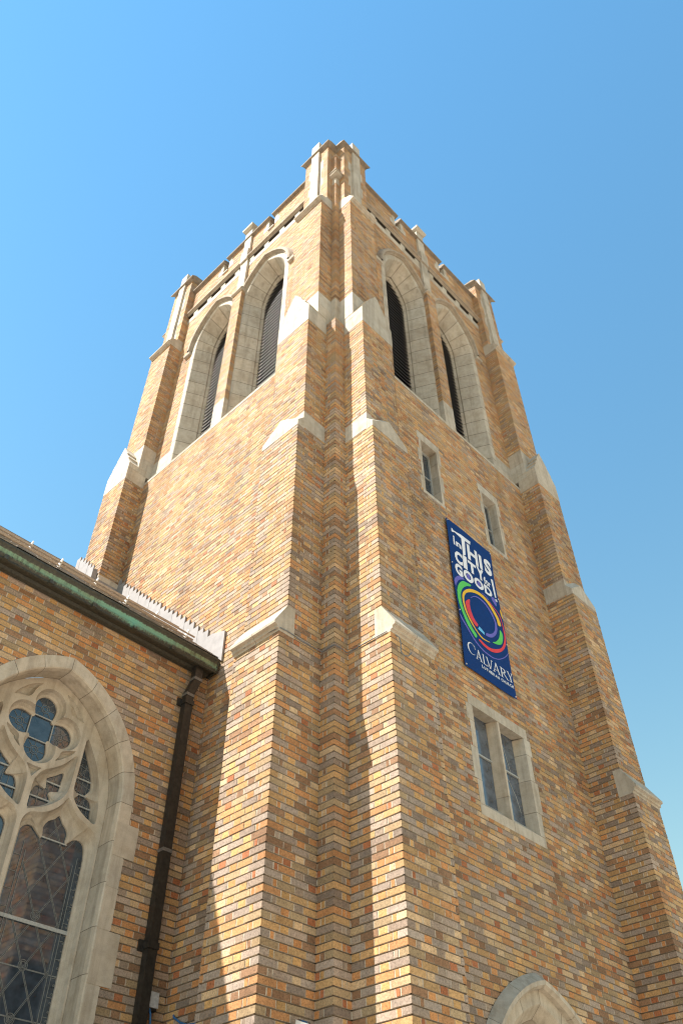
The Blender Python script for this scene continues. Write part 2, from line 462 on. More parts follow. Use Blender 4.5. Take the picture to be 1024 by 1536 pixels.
# buttresses -----------------------------------------------------------------
P0, P1, P2, P3, P4 = .61, .508, .405, .203, .05
def gable(u0, u1, zb, ze, za):
    uc = (u0 + u1) / 2; return [(u0, zb), (u1, zb), (u1, ze), (uc, za), (u0, ze)]
def buttress(F, near, kk):
    u0, u1 = (B0, B1) if near else (W - B1, W - B0)
    mb = MB()
    def stage(z0, z1, p, w):
        k0, k1 = (kk, 'a', p), (kk, 'b', p)
        panel(mb, F, p, u0, u1, z0, z1, 0, k0=k0, k1=k1)
        fs = F.sub(u0, p, (0, -1), (-1, 0)); panel(mb, fs, 0, 0, p - w + .03, z0, z1, 1, k0=k0)
        fs = F.sub(u1, p, (0, -1), (1, 0)); panel(mb, fs, 0, 0, p - w + .03, z0, z1, 1, k0=k1)
    stage(0, 6.93, P0, 0); stage(6.93, 10.49, P1, 0); stage(10.49, 13.22, P2, 0); stage(13.6, 17.98, P3, UP); stage(18.0, 21.10, P4, -.207)
    # cap over the coping line of the turret arm
    b = mb.build('buttress', BM(), tower, recalc=False)
    e = .003
    # 1 moulded weathering
    c = MB()
    prof = [(.40, 6.90), (P0 + e, 6.90), (P0 + .008, 6.925), (P0 + .030, 6.930), (P0 + .034, 6.962), (P0 + .068, 6.972), (P0 + .072, 7.0), (P1 + e, 7.285), (.40, 7.285)]
    prof_u(c, F, prof, u0 - e, u1 + e, joint=.5)
    c.build('weathering', [M['stone'], M['joint']], b)
    # 2 gabled weathering
    c = MB()
    uc = (u0 + u1) / 2
    poly = gable(u0 - e, u1 + e, 10.43, 10.53, 10.80)
    a = [F(u, P1 + e, z) for u, z in poly]
    bk = [F(u, P2 - .02, z + (.16 if i > 1 else 0)) for i, (u, z) in enumerate(poly)]
    c.prism(a, bk, stone_tone())
    fbox(c, F, u0 - .0055, u1 + .0055, .0, P2 + e, 10.455, 10.79)
    c.build('weathering', [M['stone'], M['joint']], b)
    # 3 gablet with stepped slabs
    c = MB()
    za, ze = 14.34, 13.64
    def slope(f, off):   # point f along the slope from eave to apex (left), pushed out by off
        u = u0 + (uc - u0) * f; z = ze + (za - ze) * f
        L = hypot(uc - u0, za - ze); return (u - off * (za - ze) / L, z + off * (uc - u0) / L)
    left = [(u0 - e, 13.20), (u0 - e, ze), slope(0, .012), slope(.30, .006), slope(.30, .030), slope(.58, .008), slope(.58, .032), (uc, za + .02)]
    right = [(2 * uc - u, z) for u, z in reversed(left[:-1])]
    cut = 13.52
    prof_n(c, F, [(u0 - e, 13.20), (u1 + e, 13.20), (u1 + e, cut), (u0 - e, cut)], 0.0, P2 + .006)
    L2 = [(u0 - e, cut + .004)] + left[1:] + right[:-1] + [(u1 + e, cut + .004)]
    prof_n(c, F, L2, 0.0, P2 + .004)
    # stone part of the shaft above the gablet
    for zz0, zz1 in ((13.50, 13.96), (13.965, 14.33)):
        fbox(c, F, u0 - .0055, u1 + .0055, UP - .1, P3 + e, max(zz0, 13.52), zz1)
    c.build('weathering', [M['stone'], M['joint']], b)
    # 4 moulded cap under the turret
    c = MB()
    prof = [(UP - .1, 17.96), (P3 + e, 17.96), (P3 + .006, 17.985), (P3 + .05, 17.99), (P3 + .055, 18.005), (P3 + .082, 18.01), (P3 + .086, 18.035), (P3 + .05, 18.08), (P3 + .01, 18.17), (P3 - .04, 18.235), (P4 + .03, 18.27), (P4 + e, 18.34), (UP - .1, 18.34)]
    prof_u(c, F, prof, u0 - e, u1 + e)
    c.build('weathering', [M['stone'], M['joint']], b)
    # 5 turret arm: coping, stone shaft, quoins
    c = MB()
    o = .055
    prof = [(-.55, 21.06), (P4 + .004, 21.06), (P4 + .010, 21.095), (P4 + .085, 21.11), (P4 + .09, 21.14), (P4 - .02, 21.24), (-.45, 21.30), (-.55, 21.2)]
    prof_uh(c, F, prof, u0 - .004, u1 + .004, .085, 21.045, 21.11, COPING_TONE)
    c.build('coping', [M['stone'], M['joint']], b)
    c = MB()
    s0, s1 = (.445, .680) if near else (W - .680, W - .445)
    z = 18.36; k = 0
    while z < 21.6:
        h = random.choice((.42, .48, .36)); z1 = min(z + h, 21.66)
        if 21.66 - z1 < .2: z1 = 21.66
        fbox(c, F, s0, s1, -.2, P4 + .055, z + .003, z1 - .002)
        if z1 <= 20.9:
            d = .05 if k % 2 else .11
            fbox(c, F, s0 - d, s1 + d, -.1, P4 + e, z + .003, z1 - .002)
        z = z1; k += 1
    c.hexa([F(s0, -.2, 21.66), F(s1, -.2, 21.66), F(s1, P4 + .055, 21.66), F(s0, P4 + .055, 21.66), F(s0 + .06, -.16, 21.76), F(s1 - .06, -.16, 21.76), F(s1 - .06, P4, 21.76), F(s0 + .06, P4, 21.76)], stone_tone())
    c.build('stone_shaft', [M['stone'], M['joint']], b)
    # inner block filling the turret behind the faces
    return b
for F, kk in ((FR, 'R'), (FL, 'L'), (FE, 'E'), (FB, 'B')):
    buttress(F, True, kk + 'n'); buttress(F, False, kk + 'f')

# corner stones, corner posts ---------------------------------------------------
def corner_frame(ix, iy):   # frame with u outward-x, n outward-y measured inward from each corner
    cx = 0 if ix == 0 else W; cy = 0 if iy == 0 else W
    sx = 1 if ix == 0 else -1; sy = 1 if iy == 0 else -1
    return lambda a, b, z: (cx + sx * a, cy + sy * b, z)
for ix in (0, 1):
    for iy in (0, 1):
        C = corner_frame(ix, iy)
        def cbox(mb, a0, a1, z0, z1, tone=None, b0=None, b1=None, a=None):
            t = tone or stone_tone(); q0 = a0 if b0 is None else b0; q1 = a1 if b1 is None else b1
            mb.hexa([C(a0, q0, z0), C(a1, q0, z0), C(a1, q1, z0), C(a0, q1, z0), C(a0, q0, z1), C(a1, q0, z1), C(a1, q1, z1), C(a0, q1, z1)], t, 0)
        c = MB()
        # sloped set-back stone and post foot
        t = stone_tone()
        c.hexa([C(-.003, -.003, 13.45), C(.6, -.003, 13.45), C(.6, .6, 13.45), C(-.003, .6, 13.45),
                C(.097, .097, 13.74), C(.6, .097, 13.74), C(.6, .6, 13.74), C(.097, .6, 13.74)], t)
        cbox(c, .097, .55, 13.70, 14.03); cbox(c, .097, .55, 14.035, 14.36)
        c.build('post_foot', [M['stone'], M['joint']], tower); c = MB()
        cbox(c, .094, .55, 19.13, 19.40)
        cbox(c, .005, .55, 19.44, 19.50); 
        c.hexa([C(-.02, -.02, 19.50), C(.55, -.02, 19.50), C(.55, .55, 19.50), C(-.02, .55, 19.50), C(.06, .06, 19.80), C(.55, .06, 19.80), C(.55, .55, 19.80), C(.06, .55, 19.80)], stone_tone())
        cbox(c, .10, .55, 19.40, 19.44, (.3, .25, .2))
        c.build('corner_stone', [M['stone'], M['joint']], tower)
        c = MB()
        Fa = Fr(C(.1, .1, 0)[:2], ((1 if ix == 0 else -1), 0), (0, (-1 if iy == 0 else 1)))
        Fb = Fr(C(.1, .1, 0)[:2], (0, (1 if iy == 0 else -1)), ((-1 if ix == 0 else 1), 0))
        panel(c, Fa, 0, 0, .12, 19.80, 20.62, 0, k0=('post', ix, iy)); panel(c, Fb, 0, 0, .12, 19.80, 20.62, 1, k0=('post', ix, iy))
        # inner faces of the turret arms above the parapet (seen between the arms)
        # back faces of the turret
        Fc = Fr(C(.86, .15, 0)[:2], (0, (1 if iy == 0 else -1)), ((1 if ix == 0 else -1), 0))
        Fd = Fr(C(.15, .86, 0)[:2], ((1 if ix == 0 else -1), 0), (0, (1 if iy == 0 else -1)))
        panel(c, Fc, 0, 0, .65, 19.7, 21.1, 0); panel(c, Fd, 0, 0, .65, 19.7, 21.1, 1)
        c.build('corner_post', BM(), tower, recalc=False)
        c = MB()
        c.hexa([C(.07, .07, 20.60), C(.5, .07, 20.60), C(.5, .5, 20.60), C(.07, .5, 20.60), C(.16, .16, 20.80), C(.5, .16, 20.80), C(.5, .5, 20.80), C(.16, .5, 20.80)], stone_tone())
        c.build('post_cap', [M['stone'], M['joint']], tower); c = MB()
        c.hexa([C(.18, .18, 21.08), C(.90, .18, 21.08), C(.90, .90, 21.08), C(.18, .90, 21.08), C(.25, .25, 21.42), C(.84, .25, 21.42), C(.84, .84, 21.42), C(.25, .84, 21.42)], stone_tone())
        c.build('turret_cap', [M['stone'], M['joint']], tower)

# sill course, cornice, parapet per face ------------------------------------------
GAPS = [(2.08, 2.29), (3.71, 3.92)]
for F in (FR, FL, FE, FB):
    c = MB()
    prof = [(-.25, 13.28), (.004, 13.28), (.010, 13.335), (-.09, 13.44), (-.25, 13.50)]
    prof_u(c, F, prof, B1 + .003, W - B1 - .003, joint=.9)
    # stone plinth course below the belfry brick
    segs = subtract(B1 + .003, W - B1 - .003, [(A.uc - A.a - .12, A.uc + A.a + .12) for A in AR])
    for a, b in segs:
        for z0, z1 in ((13.40, 13.69), (13.694, 13.98)):
            fbox(c, F, a, b, -.30, UP + .003, z0, z1)
    c.build('sill_course', [M['stone'], M['joint']], tower)
    cn = MB()
    a, b = B1 + .003, W - B1 - .003
    prof_u(cn, F, [(UP - .30, 19.10), (UP + .004, 19.10), (UP + .012, 19.14), (UP + .012, 19.275), (UP - .30, 19.275)], a, b, joint=.8)
    prof_u(cn, F, [(UP - .30, 19.27), (UP - .20, 19.27), (UP - .20, 19.43), (UP - .30, 19.43)], a, b, tone=(.05, .04, .03))  # back of the recess painted near-black for the shade inside it
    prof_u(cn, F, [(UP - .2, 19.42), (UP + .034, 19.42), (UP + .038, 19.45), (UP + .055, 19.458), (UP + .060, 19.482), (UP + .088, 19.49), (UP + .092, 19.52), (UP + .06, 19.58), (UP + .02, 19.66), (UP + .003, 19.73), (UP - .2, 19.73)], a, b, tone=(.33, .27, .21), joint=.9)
    fbox(cn, F, a, b, UP - .195, UP + .028, 19.400, 19.4185, (.05, .04, .03))  # near-black slab added under the mould, shade of the slot as colour
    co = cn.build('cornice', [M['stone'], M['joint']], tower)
    u = 1.19
    while u < W - 1.1:
        bk = MB(); t = stone_tone()
        poly = [(UP - .198, 19.28), (UP + .010, 19.28), (UP + .018, 19.33), (UP + .024, 19.398), (UP - .198, 19.398)]
        prof_u(bk, F, poly, u, u + .15, t)
        bk.build('cornice_block', [M['stone'], M['joint']], co)
        u += .503
    pm = MB()
    def crenel(z):
        return GAPS if z > 20.05 else []
    panel(pm, F, UP, B1 - .01, W - B1 + .01, 19.72, 20.58, 1, hole=crenel)
    Fi = F.sub(0, UP - .35, (1, 0), (0, -1)); panel(pm, Fi, 0, B1, W - B1, 19.6, 20.58, 0, hole=crenel)
    for g0, g1 in GAPS:
        f1 = F.sub(g0, UP, (0, -1), (1, 0)); panel(pm, f1, 0, 0, .35, 20.05, 20.58, 0)
        f1 = F.sub(g1, UP, (0, -1), (-1, 0)); panel(pm, f1, 0, 0, .35, 20.05, 20.58, 0)
    po = pm.build('parapet', BM(), tower, recalc=False)
    ms = [(B1 - .02, GAPS[0][0]), (GAPS[0][1], GAPS[1][0]), (GAPS[1][1], W - B1 + .02)]
    for i, (a, b) in enumerate(ms):
        c = MB()
        aa = a - (.06 if i else 0); bb = b + (.06 if i < 2 else 0)
        prof_u(c, F, [(UP - .42, 20.57), (UP + .006, 20.57), (UP + .012, 20.585), (UP + .075, 20.592), (UP + .082, 20.622), (UP + .03, 20.68), (UP - .17, 20.76), (UP - .40, 20.66), (UP - .42, 20.6)], aa, bb, tone=COPING_TONE, joint=.8)
        # stone quoins at the crenel sides
        for uu, s in ((a, 1), (b, -1)):
            if (i == 0 and s == 1) or (i == 2 and s == -1): continue
            for j, (z0, z1) in enumerate(((20.12, 20.34), (20.345, 20.57))):
                d = .10 if j else .17
                fbox(c, F, min(uu - s * .004, uu + s * d), max(uu - s * .004, uu + s * d), UP - .354, UP + .004, z0, z1)
        c.build('coping', [M['stone'], M['joint']], po)
    for g0, g1 in GAPS:
        c = MB(); prof_u(c, F, [(UP - .40, 20.03), (UP + .03, 20.03), (UP + .03, 20.075), (UP - .02, 20.12), (UP - .40, 20.14)], g0 + .005, g1 - .005)
        c.build('coping', [M['stone'], M['joint']], po)
    # centre pier ------------------------------------------------------------------
    pr = MB(); q0, q1 = PIER
    panel(pr, F, 0, q0, q1, 14.0, 17.93, 0, k0=('pa', F.U.x), k1=('pb', F.U.x))
    f1 = F.sub(q0, 0, (0, -1), (-1, 0)); panel(pr, f1, 0, 0, .10, 14.0, 17.93, 1, k0=('pa', F.U.x))
    f1 = F.sub(q1, 0, (0, -1), (1, 0)); panel(pr, f1, 0, 0, .10, 14.0, 17.93, 1, k0=('pb', F.U.x))
    ob = pr.build('centre_pier', BM(), tower, recalc=False)
    c = MB()
    fbox(c, F, q0 - .003, q1 + .003, -.2, .003, 13.335, 13.68); fbox(c, F, q0 - .003, q1 + .003, -.2, .003, 13.682, 14.0)
    c.build('pier_foot', [M['stone'], M['joint']], ob); c = MB()
    prof_u(c, F, [(UP - .1, 17.92), (.004, 17.92), (.05, 17.935), (.055, 17.965), (-.03, 18.10), (-.08, 18.14), (UP - .1, 18.16)], q0 - .02, q1 + .02)
    z = 18.0
    s0, s1 = 2.865, 3.105
    for z1 in (18.45, 18.95, 19.40):
        fbox(c, F, s0, s1, UP - .1, UP + .06, z, z1 - .004); z = z1
    z = 19.40
    for z1 in (19.9, 20.35, 20.72, 20.98):
        fbox(c, F, s0, s1, UP - .2, UP + .098 if z < 19.7 else UP + .055, z, z1 - .004); z = z1
    for dz, r0, r1 in ((20.975, .0, .055), (21.03, .055, .06), (21.10, .06, -.04)):
        z1 = dz + (.055 if dz < 21 else .07 if dz < 21.05 else .12)
        c.hexa([F(s0 - r0, UP - .24, dz), F(s1 + r0, UP - .24, dz), F(s1 + r0, UP + .075 + r0, dz), F(s0 - r0, UP + .075 + r0, dz),
                F(s0 - r1, UP - .24, z1), F(s1 + r1, UP - .24, z1), F(s1 + r1, UP + .075 + r1, z1), F(s0 - r1, UP + .075 + r1, z1)], stone_tone())
    c.build('stone_shaft', [M['stone'], M['joint']], ob)

# belfry windows --------------------------------------------------------------------
def belfry(F, A, parent):
    s = MB()
    prof = [(-.13, UP + .004), (-.012, UP + .004), (0, UP - .006), (.165, UP - .335), (.150, UP - .345), (.150, UP - .36), (.180, UP - .375), (.195, UP - .41), (.200, UP - .50)]
    sweep(s, F, A, prof, .40, .36, True, .005, back=.006)
    w = s.build('belfry_window', [M['stone'], M['joint']], parent, recalc=False)
    # sill
    c = MB()
    hw = A.a + .0
    a = [F(A.uc - hw, UP + .02, 13.38), F(A.uc + hw, UP + .02, 13.38), F(A.uc + hw, UP - .5, 13.38), F(A.uc - hw, UP - .5, 13.38)]
    b_ = [F(A.uc - hw, UP + .0, 13.46), F(A.uc + hw, UP + .0, 13.46), F(A.uc + hw, UP - .5, 13.80), F(A.uc - hw, UP - .5, 13.80)]
    c.hexa(a + b_, stone_tone()); c.build('sill', [M['stone'], M['joint']], w)
    # hood mould with returned ends
    c = MB()
    hp = [(-.118, UP + .005), (-.122, UP + .03), (-.140, UP + .034), (-.150, UP + .090), (-.185, UP + .098), (-.215, UP + .080), (-.262, UP + .005)]
    sweep(c, F, A, hp, .4, .5, False, .001, tone=(.36, .30, .235))
    for sd in (-1, 1):
        u, z = A.pt(sd, 0, -.14); u2 = u + sd * .20
        prof_u(c, F, [(UP, z - .09), (UP + .06, z - .085), (UP + .075, z - .02), (UP + .005, z + .02)], min(u, u2), max(u, u2))
    c.build('hood_mould', [M['stone'], M['joint']], w)
    # louvre boards
    c = MB(); top = A.apex(.2); z = 13.70
    while z < top + .05:
        n0, n1 = UP - .50, UP - .40
        hw = A.half(z + .05, .195); 
        if hw > .02:
            v = random.uniform(.7, 1.25)
            c.hexa([F(A.uc - hw, n1, z), F(A.uc + hw, n1, z), F(A.uc + hw, n0, z + .15), F(A.uc - hw, n0, z + .15),
                    F(A.uc - hw, n1, z + .03), F(A.uc + hw, n1, z + .03), F(A.uc + hw, n0, z + .18), F(A.uc - hw, n0, z + .18)], (v, v, v))
        z += .118
    c.build('louvre', M['louvre'], w)
    c = MB()
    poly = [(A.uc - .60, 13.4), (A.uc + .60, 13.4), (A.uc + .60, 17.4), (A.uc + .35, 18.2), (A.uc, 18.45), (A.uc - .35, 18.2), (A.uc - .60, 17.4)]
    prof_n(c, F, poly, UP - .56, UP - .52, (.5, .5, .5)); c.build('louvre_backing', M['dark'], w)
for F in (FR, FL):
    for A in AR: belfry(F, A, tower)

# small windows ---------------------------------------------------------------------
for k, (o0, o1, z0, z1) in enumerate(SW):
    i0, i1, j0, j1 = o0 + .085, o1 - .085, 10.895, 12.115
    s = MB(); dn = -.36; F = FR; e = .004
    fbox(s, F, o0, o1, dn, e, j1, z1)                                   # lintel
    prof_u(s, F, [(dn, z0), (e, z0), (e, j0 - .01), (-.16, j0 + .06), (dn, j0 + .08)], o0 + .02, o1 - .02)
    zz = j0 - .012; kk = 0
    for h in (.30, .36, .30, .27):
        for sd in (0, 1):
            d = (.03 if (kk + sd) % 2 else -.02)
            if sd == 0: fbox(s, F, o0 + d + .012 * (k), i0, dn, e, zz + .003, min(zz + h, j1) - .003)
            else: fbox(s, F, i1, o1 - d, dn, e, zz + .003, min(zz + h, j1) - .003)
        zz += h; kk += 1
    w = s.build('small_window', [M['stone'], M['joint']], tower)
    c = MB(); prof_n(c, F, [(i0 - .02, j0 - .05), (i1 + .02, j0 - .05), (i1 + .02, j1 + .02), (i0 - .02, j1 + .02)], -.185, -.175)
    c.build('pane', M['glass'], w)
    c = MB(); fbox(c, F, i0, i0 + .022, -.172, -.145, j0 + .03, j1); fbox(c, F, i1 - .022, i1, -.172, -.145, j0 + .03, j1); fbox(c, F, i0 + .105, i0 + .117, -.172, -.155, j0 + .03, j1)
    fbox(c, F, i0 + .022, i1 - .022, -.171, -.146, j1 - .035, j1); fbox(c, F, i0 + .022, i1 - .022, -.171, -.15, 11.50, 11.515)
    c.build('sash', M['bar'], w)

# two-light window ------------------------------------------------------------------
o0, o1, z0, z1 = BW; i0, i1, j0, j1 = 2.45, 3.545, 6.0, 7.315
F = FR; s = MB(); e = .004; dn = -.26
for a, b in ((o0 + .02, 2.93), (2.934, o1 - .02)):
    s_t = stone_tone()
    prof_u(s, F, [(dn, j1 + .02), (-.145, j1 + .02), (e, j1), (e, z1), (dn, z1)], a, b, s_t)
prof_u(s, F, [(dn, z0), (e, z0), (e, j0 - .004), (-.012, j0), (-.145, j0 + .145), (dn, j0 + .15)], o0 + .01, o1 - .01, joint=.66)
for sd in (0, 1):
    zz = j0; kk = 0
    for h in (.30, .42, .36, .235):
        d = .045 if (kk % 2) else 0
        t = stone_tone(); za, zb = zz + .003, zz + h - .003
        if sd == 0: poly = [(o0 + .012 - d, e), (i0, e), (i0 + .04, -.145), (i0 + .04, dn), (o0 + .012 - d, dn)]
        else: poly = [(o1 - .012 + d, e), (i1, e), (i1 - .04, -.145), (i1 - .04, dn), (o1 - .012 + d, dn)]
        s.prism([F(u, n, za) for u, n in poly], [F(u, n, zb) for u, n in poly], t)
        zz += h; kk += 1
w = s.build('two_light_window', [M['stone'], M['joint']], tower)
s = MB(); m = (2.975 + 3.012) / 2
for za, zb in ((j0 + .0, 6.30), (6.304, j1 + .01)):
    poly = [(m - .018, -.002), (m + .018, -.002), (m + .058, -.145), (m + .058, -.2), (m - .058, -.2), (m - .058, -.145)]
    s.prism([F(u, n, za) for u, n in poly], [F(u, n, zb) for u, n in poly], stone_tone())
s.build('mullion', [M['stone'], M['joint']], w)
for a, b in ((i0 + .02, m - .05), (m + .05, i1 - .02)):
    c = MB(); prof_n(c, F, [(a, j0 + .1), (b, j0 + .1), (b, j1 + .02), (a, j1 + .02)], -.165, -.155); p = c.build('pane', M['pane'], w)
    c = MB(); fbox(c, F, a, b, -.154, -.135, 6.775, 6.795, (1, 1, 1)); c.build('saddle_bar', M['bar'], p)
    if a > 2.9:
        c = MB(); arc = [(a + .16, 7.30), (a + .24, 7.05), (a + .31, 6.80)]; arc2 = [(a + .10, 6.77), (a + .24, 6.66), (a + .34, 6.50), (a + .40, 6.30)]
        for A_ in (arc, arc2): tube(c, [F(u_, -.152, z_) for u_, z_ in A_], .0035, seg=5)
        c.build('leading', M['bar'], p)

# door --------------------------------------------------------------------------------
s = MB()
prof = [(-.14, .004), (-.012, .004), (0, -.005), (.10, -.12), (.11, -.22), (.22, -.42), (.24, -.60)]
sweep(s, FR, DOOR, prof, .42, .38, True, .0025, back=.004)
w = s.build('doorway', [M['stone'], M['joint']], tower, recalc=False)
c = MB(); hp = [(-.13, .005), (-.135, .06), (-.16, .10), (-.20, .105), (-.285, .005)]
sweep(c, FR, DOOR, hp, .4, .45, False, .0015); c.build('hood_mould', [M['stone'], M['joint']], w)
c = MB()
for k in range(8):
    a = 3 - .78 + k * .195; zt = 2.6
    fbox(c, FR, a + .003, a + .192, -.62, -.58, .02, zt, (1, 1, 1))
c.build('door', M['wood'], w)
c = MB(); prof_n(c, FR, [(2.2, 2.6), (3.8, 2.6), (3.8, 3.2), (3.4, 3.9), (3.0, 4.15), (2.6, 3.9), (2.2, 3.2)], -.66, -.60); c.build('tympanum', [M['stone'], M['joint']], w)
# roof deck inside the parapet
c = MB(); c.hexa([(.4, .4, 19.5), (W - .4, .4, 19.5), (W - .4, W - .4, 19.5), (.4, W - .4, 19.5), (.4, .4, 19.62), (W - .4, .4, 19.62), (W - .4, W - .4, 19.62), (.4, W - .4, 19.62)])
c.build('roof_deck', M['dark'], tower)

# ================================================================== NAVE
nave = thing('church_nave', 'low brick nave with copper gutter and stained glass tracery window left of the tower', 'church', (-4.5, 7.0, 0))
NA = Arch(-1.775, .895, 5.62, 1.21, 1.2)
mb = MB(); NX = -9.0
def nhole(z):
    w = NA.half(z, -.13)
    return [(NA.uc - w, NA.uc + w)] if w > 0 else []
FNs = Fr((NX, 2.19), (1, 0), (0, -1))
panel(mb, FNs, 0, 0, -NX, 0, 7.55, 1, hole=lambda z: [(a - NX, b - NX) for a, b in nhole(z)], topness=.1)
FNl = Fr((NX, 2.19), (0, 1), (-1, 0)); panel(mb, FNl, 0, 0, 8, 0, 7.5, 0)
mb.face([(NX, 2.19, 7.5), (NX, 10.2, 7.5), (NX, 6.2, 11.6)], (.4, .3, .2), 1)
mb.face([(NX, 10.2, 0), (0, 10.2, 0), (0, 10.2, 7.6), (NX, 10.2, 7.6)], (.4, .3, .2), 1)
mb.build('wall', BM(), nave, recalc=False)
# roof
RS = .93; RY0, RZ0 = 1.97, 7.735; RYT = 6.2
def roofz(y): return RZ0 + RS * (y - RY0)
rf = MB(); L = hypot(1, RS); dy = .17 / L * 1.0
rf.prism([(NX, 2.05, roofz(2.05) - .03), (NX, RYT, roofz(RYT) - .03), (NX, RYT, roofz(RYT) - .15), (NX, 2.05, roofz(2.05) - .15)],
         [(-.01, 2.05, roofz(2.05) - .03), (-.01, RYT, roofz(RYT) - .03), (-.01, RYT, roofz(RYT) - .15), (-.01, 2.05, roofz(2.05) - .15)], (.12, .11, .10))
rf.prism([(NX, RYT, roofz(RYT)), (NX, 2 * RYT - 2.0, roofz(2.0)), (NX, 2 * RYT - 2.0, roofz(2.0) - .1), (NX, RYT, roofz(RYT) - .1)],
         [(-.01, RYT, roofz(RYT)), (-.01, 2 * RYT - 2.0, roofz(2.0)), (-.01, 2 * RYT - 2.0, roofz(2.0) - .1), (-.01, RYT, roofz(RYT) - .1)], (.14, .125, .11))
y = 2.0; row = 0
SL = [(.20, .165, .13), (.25, .21, .17), (.16, .135, .11), (.22, .20, .19), (.28, .22, .16)]
while y < RYT:
    x = -7.5 - (row % 2) * .12
    while x < -.03:
        x1 = min(x + .245, -.02); a = random.uniform(-.004, .006)
        y1 = min(y + dy * 1.35, RYT)
        z = roofz(y) + a; zt = roofz(y1) - .022
        rf.hexa([(x + .003, y, z - .012), (x1 - .003, y, z - .012), (x1 - .003, y1, zt - .012), (x + .003, y1, zt - .012),
                 (x + .003, y, z), (x1 - .003, y, z), (x1 - .003, y1, zt), (x + .003, y1, zt)], random.choice(SL))
        x = x1 if x1 < -.03 else 0
    y += dy; row += 1
ro = rf.build('slate_roof', M['slate'], nave)
# snow rails
for (yy) in (2.22, 2.62):
    for hgt in (.025, .065):
        t = MB(); ny, nz = -RS / L, 1 / L
        z = roofz(yy)
        tube(t, [(-7.5, yy + ny * hgt, z + nz * hgt), (-.30, yy + ny * hgt, z + nz * hgt)], .011, (1, 1, 1))
        t.build('snow_rail', M['rail'], ro)
    x = -.42 - (0 if yy < 2.5 else .25)
    while x > -6:
        t = MB(); z = roofz(yy)
        t.prism([(x, yy - .02, z - .01), (x, yy + .04, z + .05), (x, yy - .06, z + .105), (x, yy - .075, z + .08)],
                [(x + .014, yy - .02, z - .01), (x + .014, yy + .04, z + .05), (x + .014, yy - .06, z + .105), (x + .014, yy - .075, z + .08)], (1, 1, 1))
        t.build('rail_bracket', M['bracket'], ro)
        x -= .92
# gutter
gt = MB()
outer = [(2.17, 7.50), (2.12, 7.505), (2.09, 7.525), (2.05, 7.515), (1.985, 7.505)]
fasc = [(y_, z_ - .045) for y_, z_ in [(1.985, 7.535), (1.965, 7.54), (1.972, 7.565), (1.952, 7.59), (1.968, 7.62), (1.966, 7.655), (1.945, 7.685), (1.928, 7.70), (1.928, 7.722), (1.945, 7.728), (1.965, 7.70), (1.985, 7.64)]]
x1 = -.055
gt.prism([(NX, y, z) for y, z in fasc], [(x1, y, z) for y, z in fasc], (1, 1, 1))
gut = gt.build('gutter', M['patina'], nave)
gs = MB(); sof = outer + [(1.985, 7.62), (2.17, 7.66)]
gs.prism([(NX, y, z) for y, z in sof], [(x1 - .02, y, z) for y, z in sof], (1, 1, 1))
gs.prism([(x1, 2.15, 7.50), (x1, 1.985, 7.50), (x1, 1.965, 7.52), (x1, 1.94, 7.67), (x1, 2.15, 7.67)], [(x1 + .02, 2.15, 7.50), (x1 + .02, 1.985, 7.50), (x1 + .02, 1.965, 7.52), (x1 + .02, 1.94, 7.67), (x1 + .02, 2.15, 7.67)], (1, 1, 1))
gs.build('soffit', M['copper'], gut)
gs = MB(); gs.prism([(NX, 1.965, 7.695), (NX, 2.06, 7.795), (NX, 2.06, 7.775), (NX, 1.965, 7.675)], [(x1, 1.965, 7.695), (x1, 2.06, 7.795), (x1, 2.06, 7.775), (x1, 1.965, 7.675)])
gs.build('drip_edge', M['pipe'], gut)
x = -.75
while x > -5:
    c = MB(); c.hexa([(x, 1.94, 7.487), (x + .05, 1.94, 7.487), (x + .05, 1.99, 7.482), (x, 1.99, 7.482), (x, 1.945, 7.55), (x + .05, 1.945, 7.55), (x + .05, 1.99, 7.55), (x, 1.99, 7.55)], (1, 1, 1))
    c.build('gutter_clip', M['patina'], gut); x -= .55
# stepped lead flashing against the tower
fl = MB()
y = 1.925; k = 0
def lead_piece(mb, y0, y1, zt0, zt1, xa, xb):
    zb0, zb1 = roofz(y0) - .02, roofz(y1) - .02
    mb.prism([(xa, y0, zb0), (xa, y1, zb1), (xa, y1, zt1), (xa, y0, zt0)], [(xb, y0, zb0), (xb, y1, zb1), (xb, y1, zt1), (xb, y0, zt0)], (1, 1, 1))
lead_piece(fl, 1.925, 2.18, 8.14, 8.22, -.030, -.004)
y = 2.18
while y < 5.09:
    w_ = .118
    zt = roofz(y) + .30 + random.uniform(-.015, .02)
    lead_piece(fl, y - .004, y + w_, zt, zt, -.026 + .0015 * (k % 3), -.004)
    y += w_; k += 1
# around the far buttress of the tower
y = 5.085
yb = 5.085 - .012
fl.prism([(-.02, yb, roofz(yb) - .02), (-.52, yb, roofz(yb) - .02), (-.52, yb, roofz(yb) + .22), (-.45, yb, roofz(yb) + .24), (-.45, yb, roofz(yb) + .06), (-.02, yb, roofz(yb) + .06)],
         [(-.02, yb + .01, roofz(yb) - .02), (-.52, yb + .01, roofz(yb) - .02), (-.52, yb + .01, roofz(yb) + .22), (-.45, yb + .01, roofz(yb) + .24), (-.45, yb + .01, roofz(yb) + .06), (-.02, yb + .01, roofz(yb) + .06)], (1, 1, 1))
y = 5.08
while y < 5.75:
    zt = roofz(y) + .30 + random.uniform(-.012, .012)
    lead_piece(fl, y - .004, y + .118, zt, zt, -.535 + .0015 * (k % 3), -.512)
    y += .118; k += 1
fl.build('step_flashing', M['flash'], nave)
# back portion of roof cover

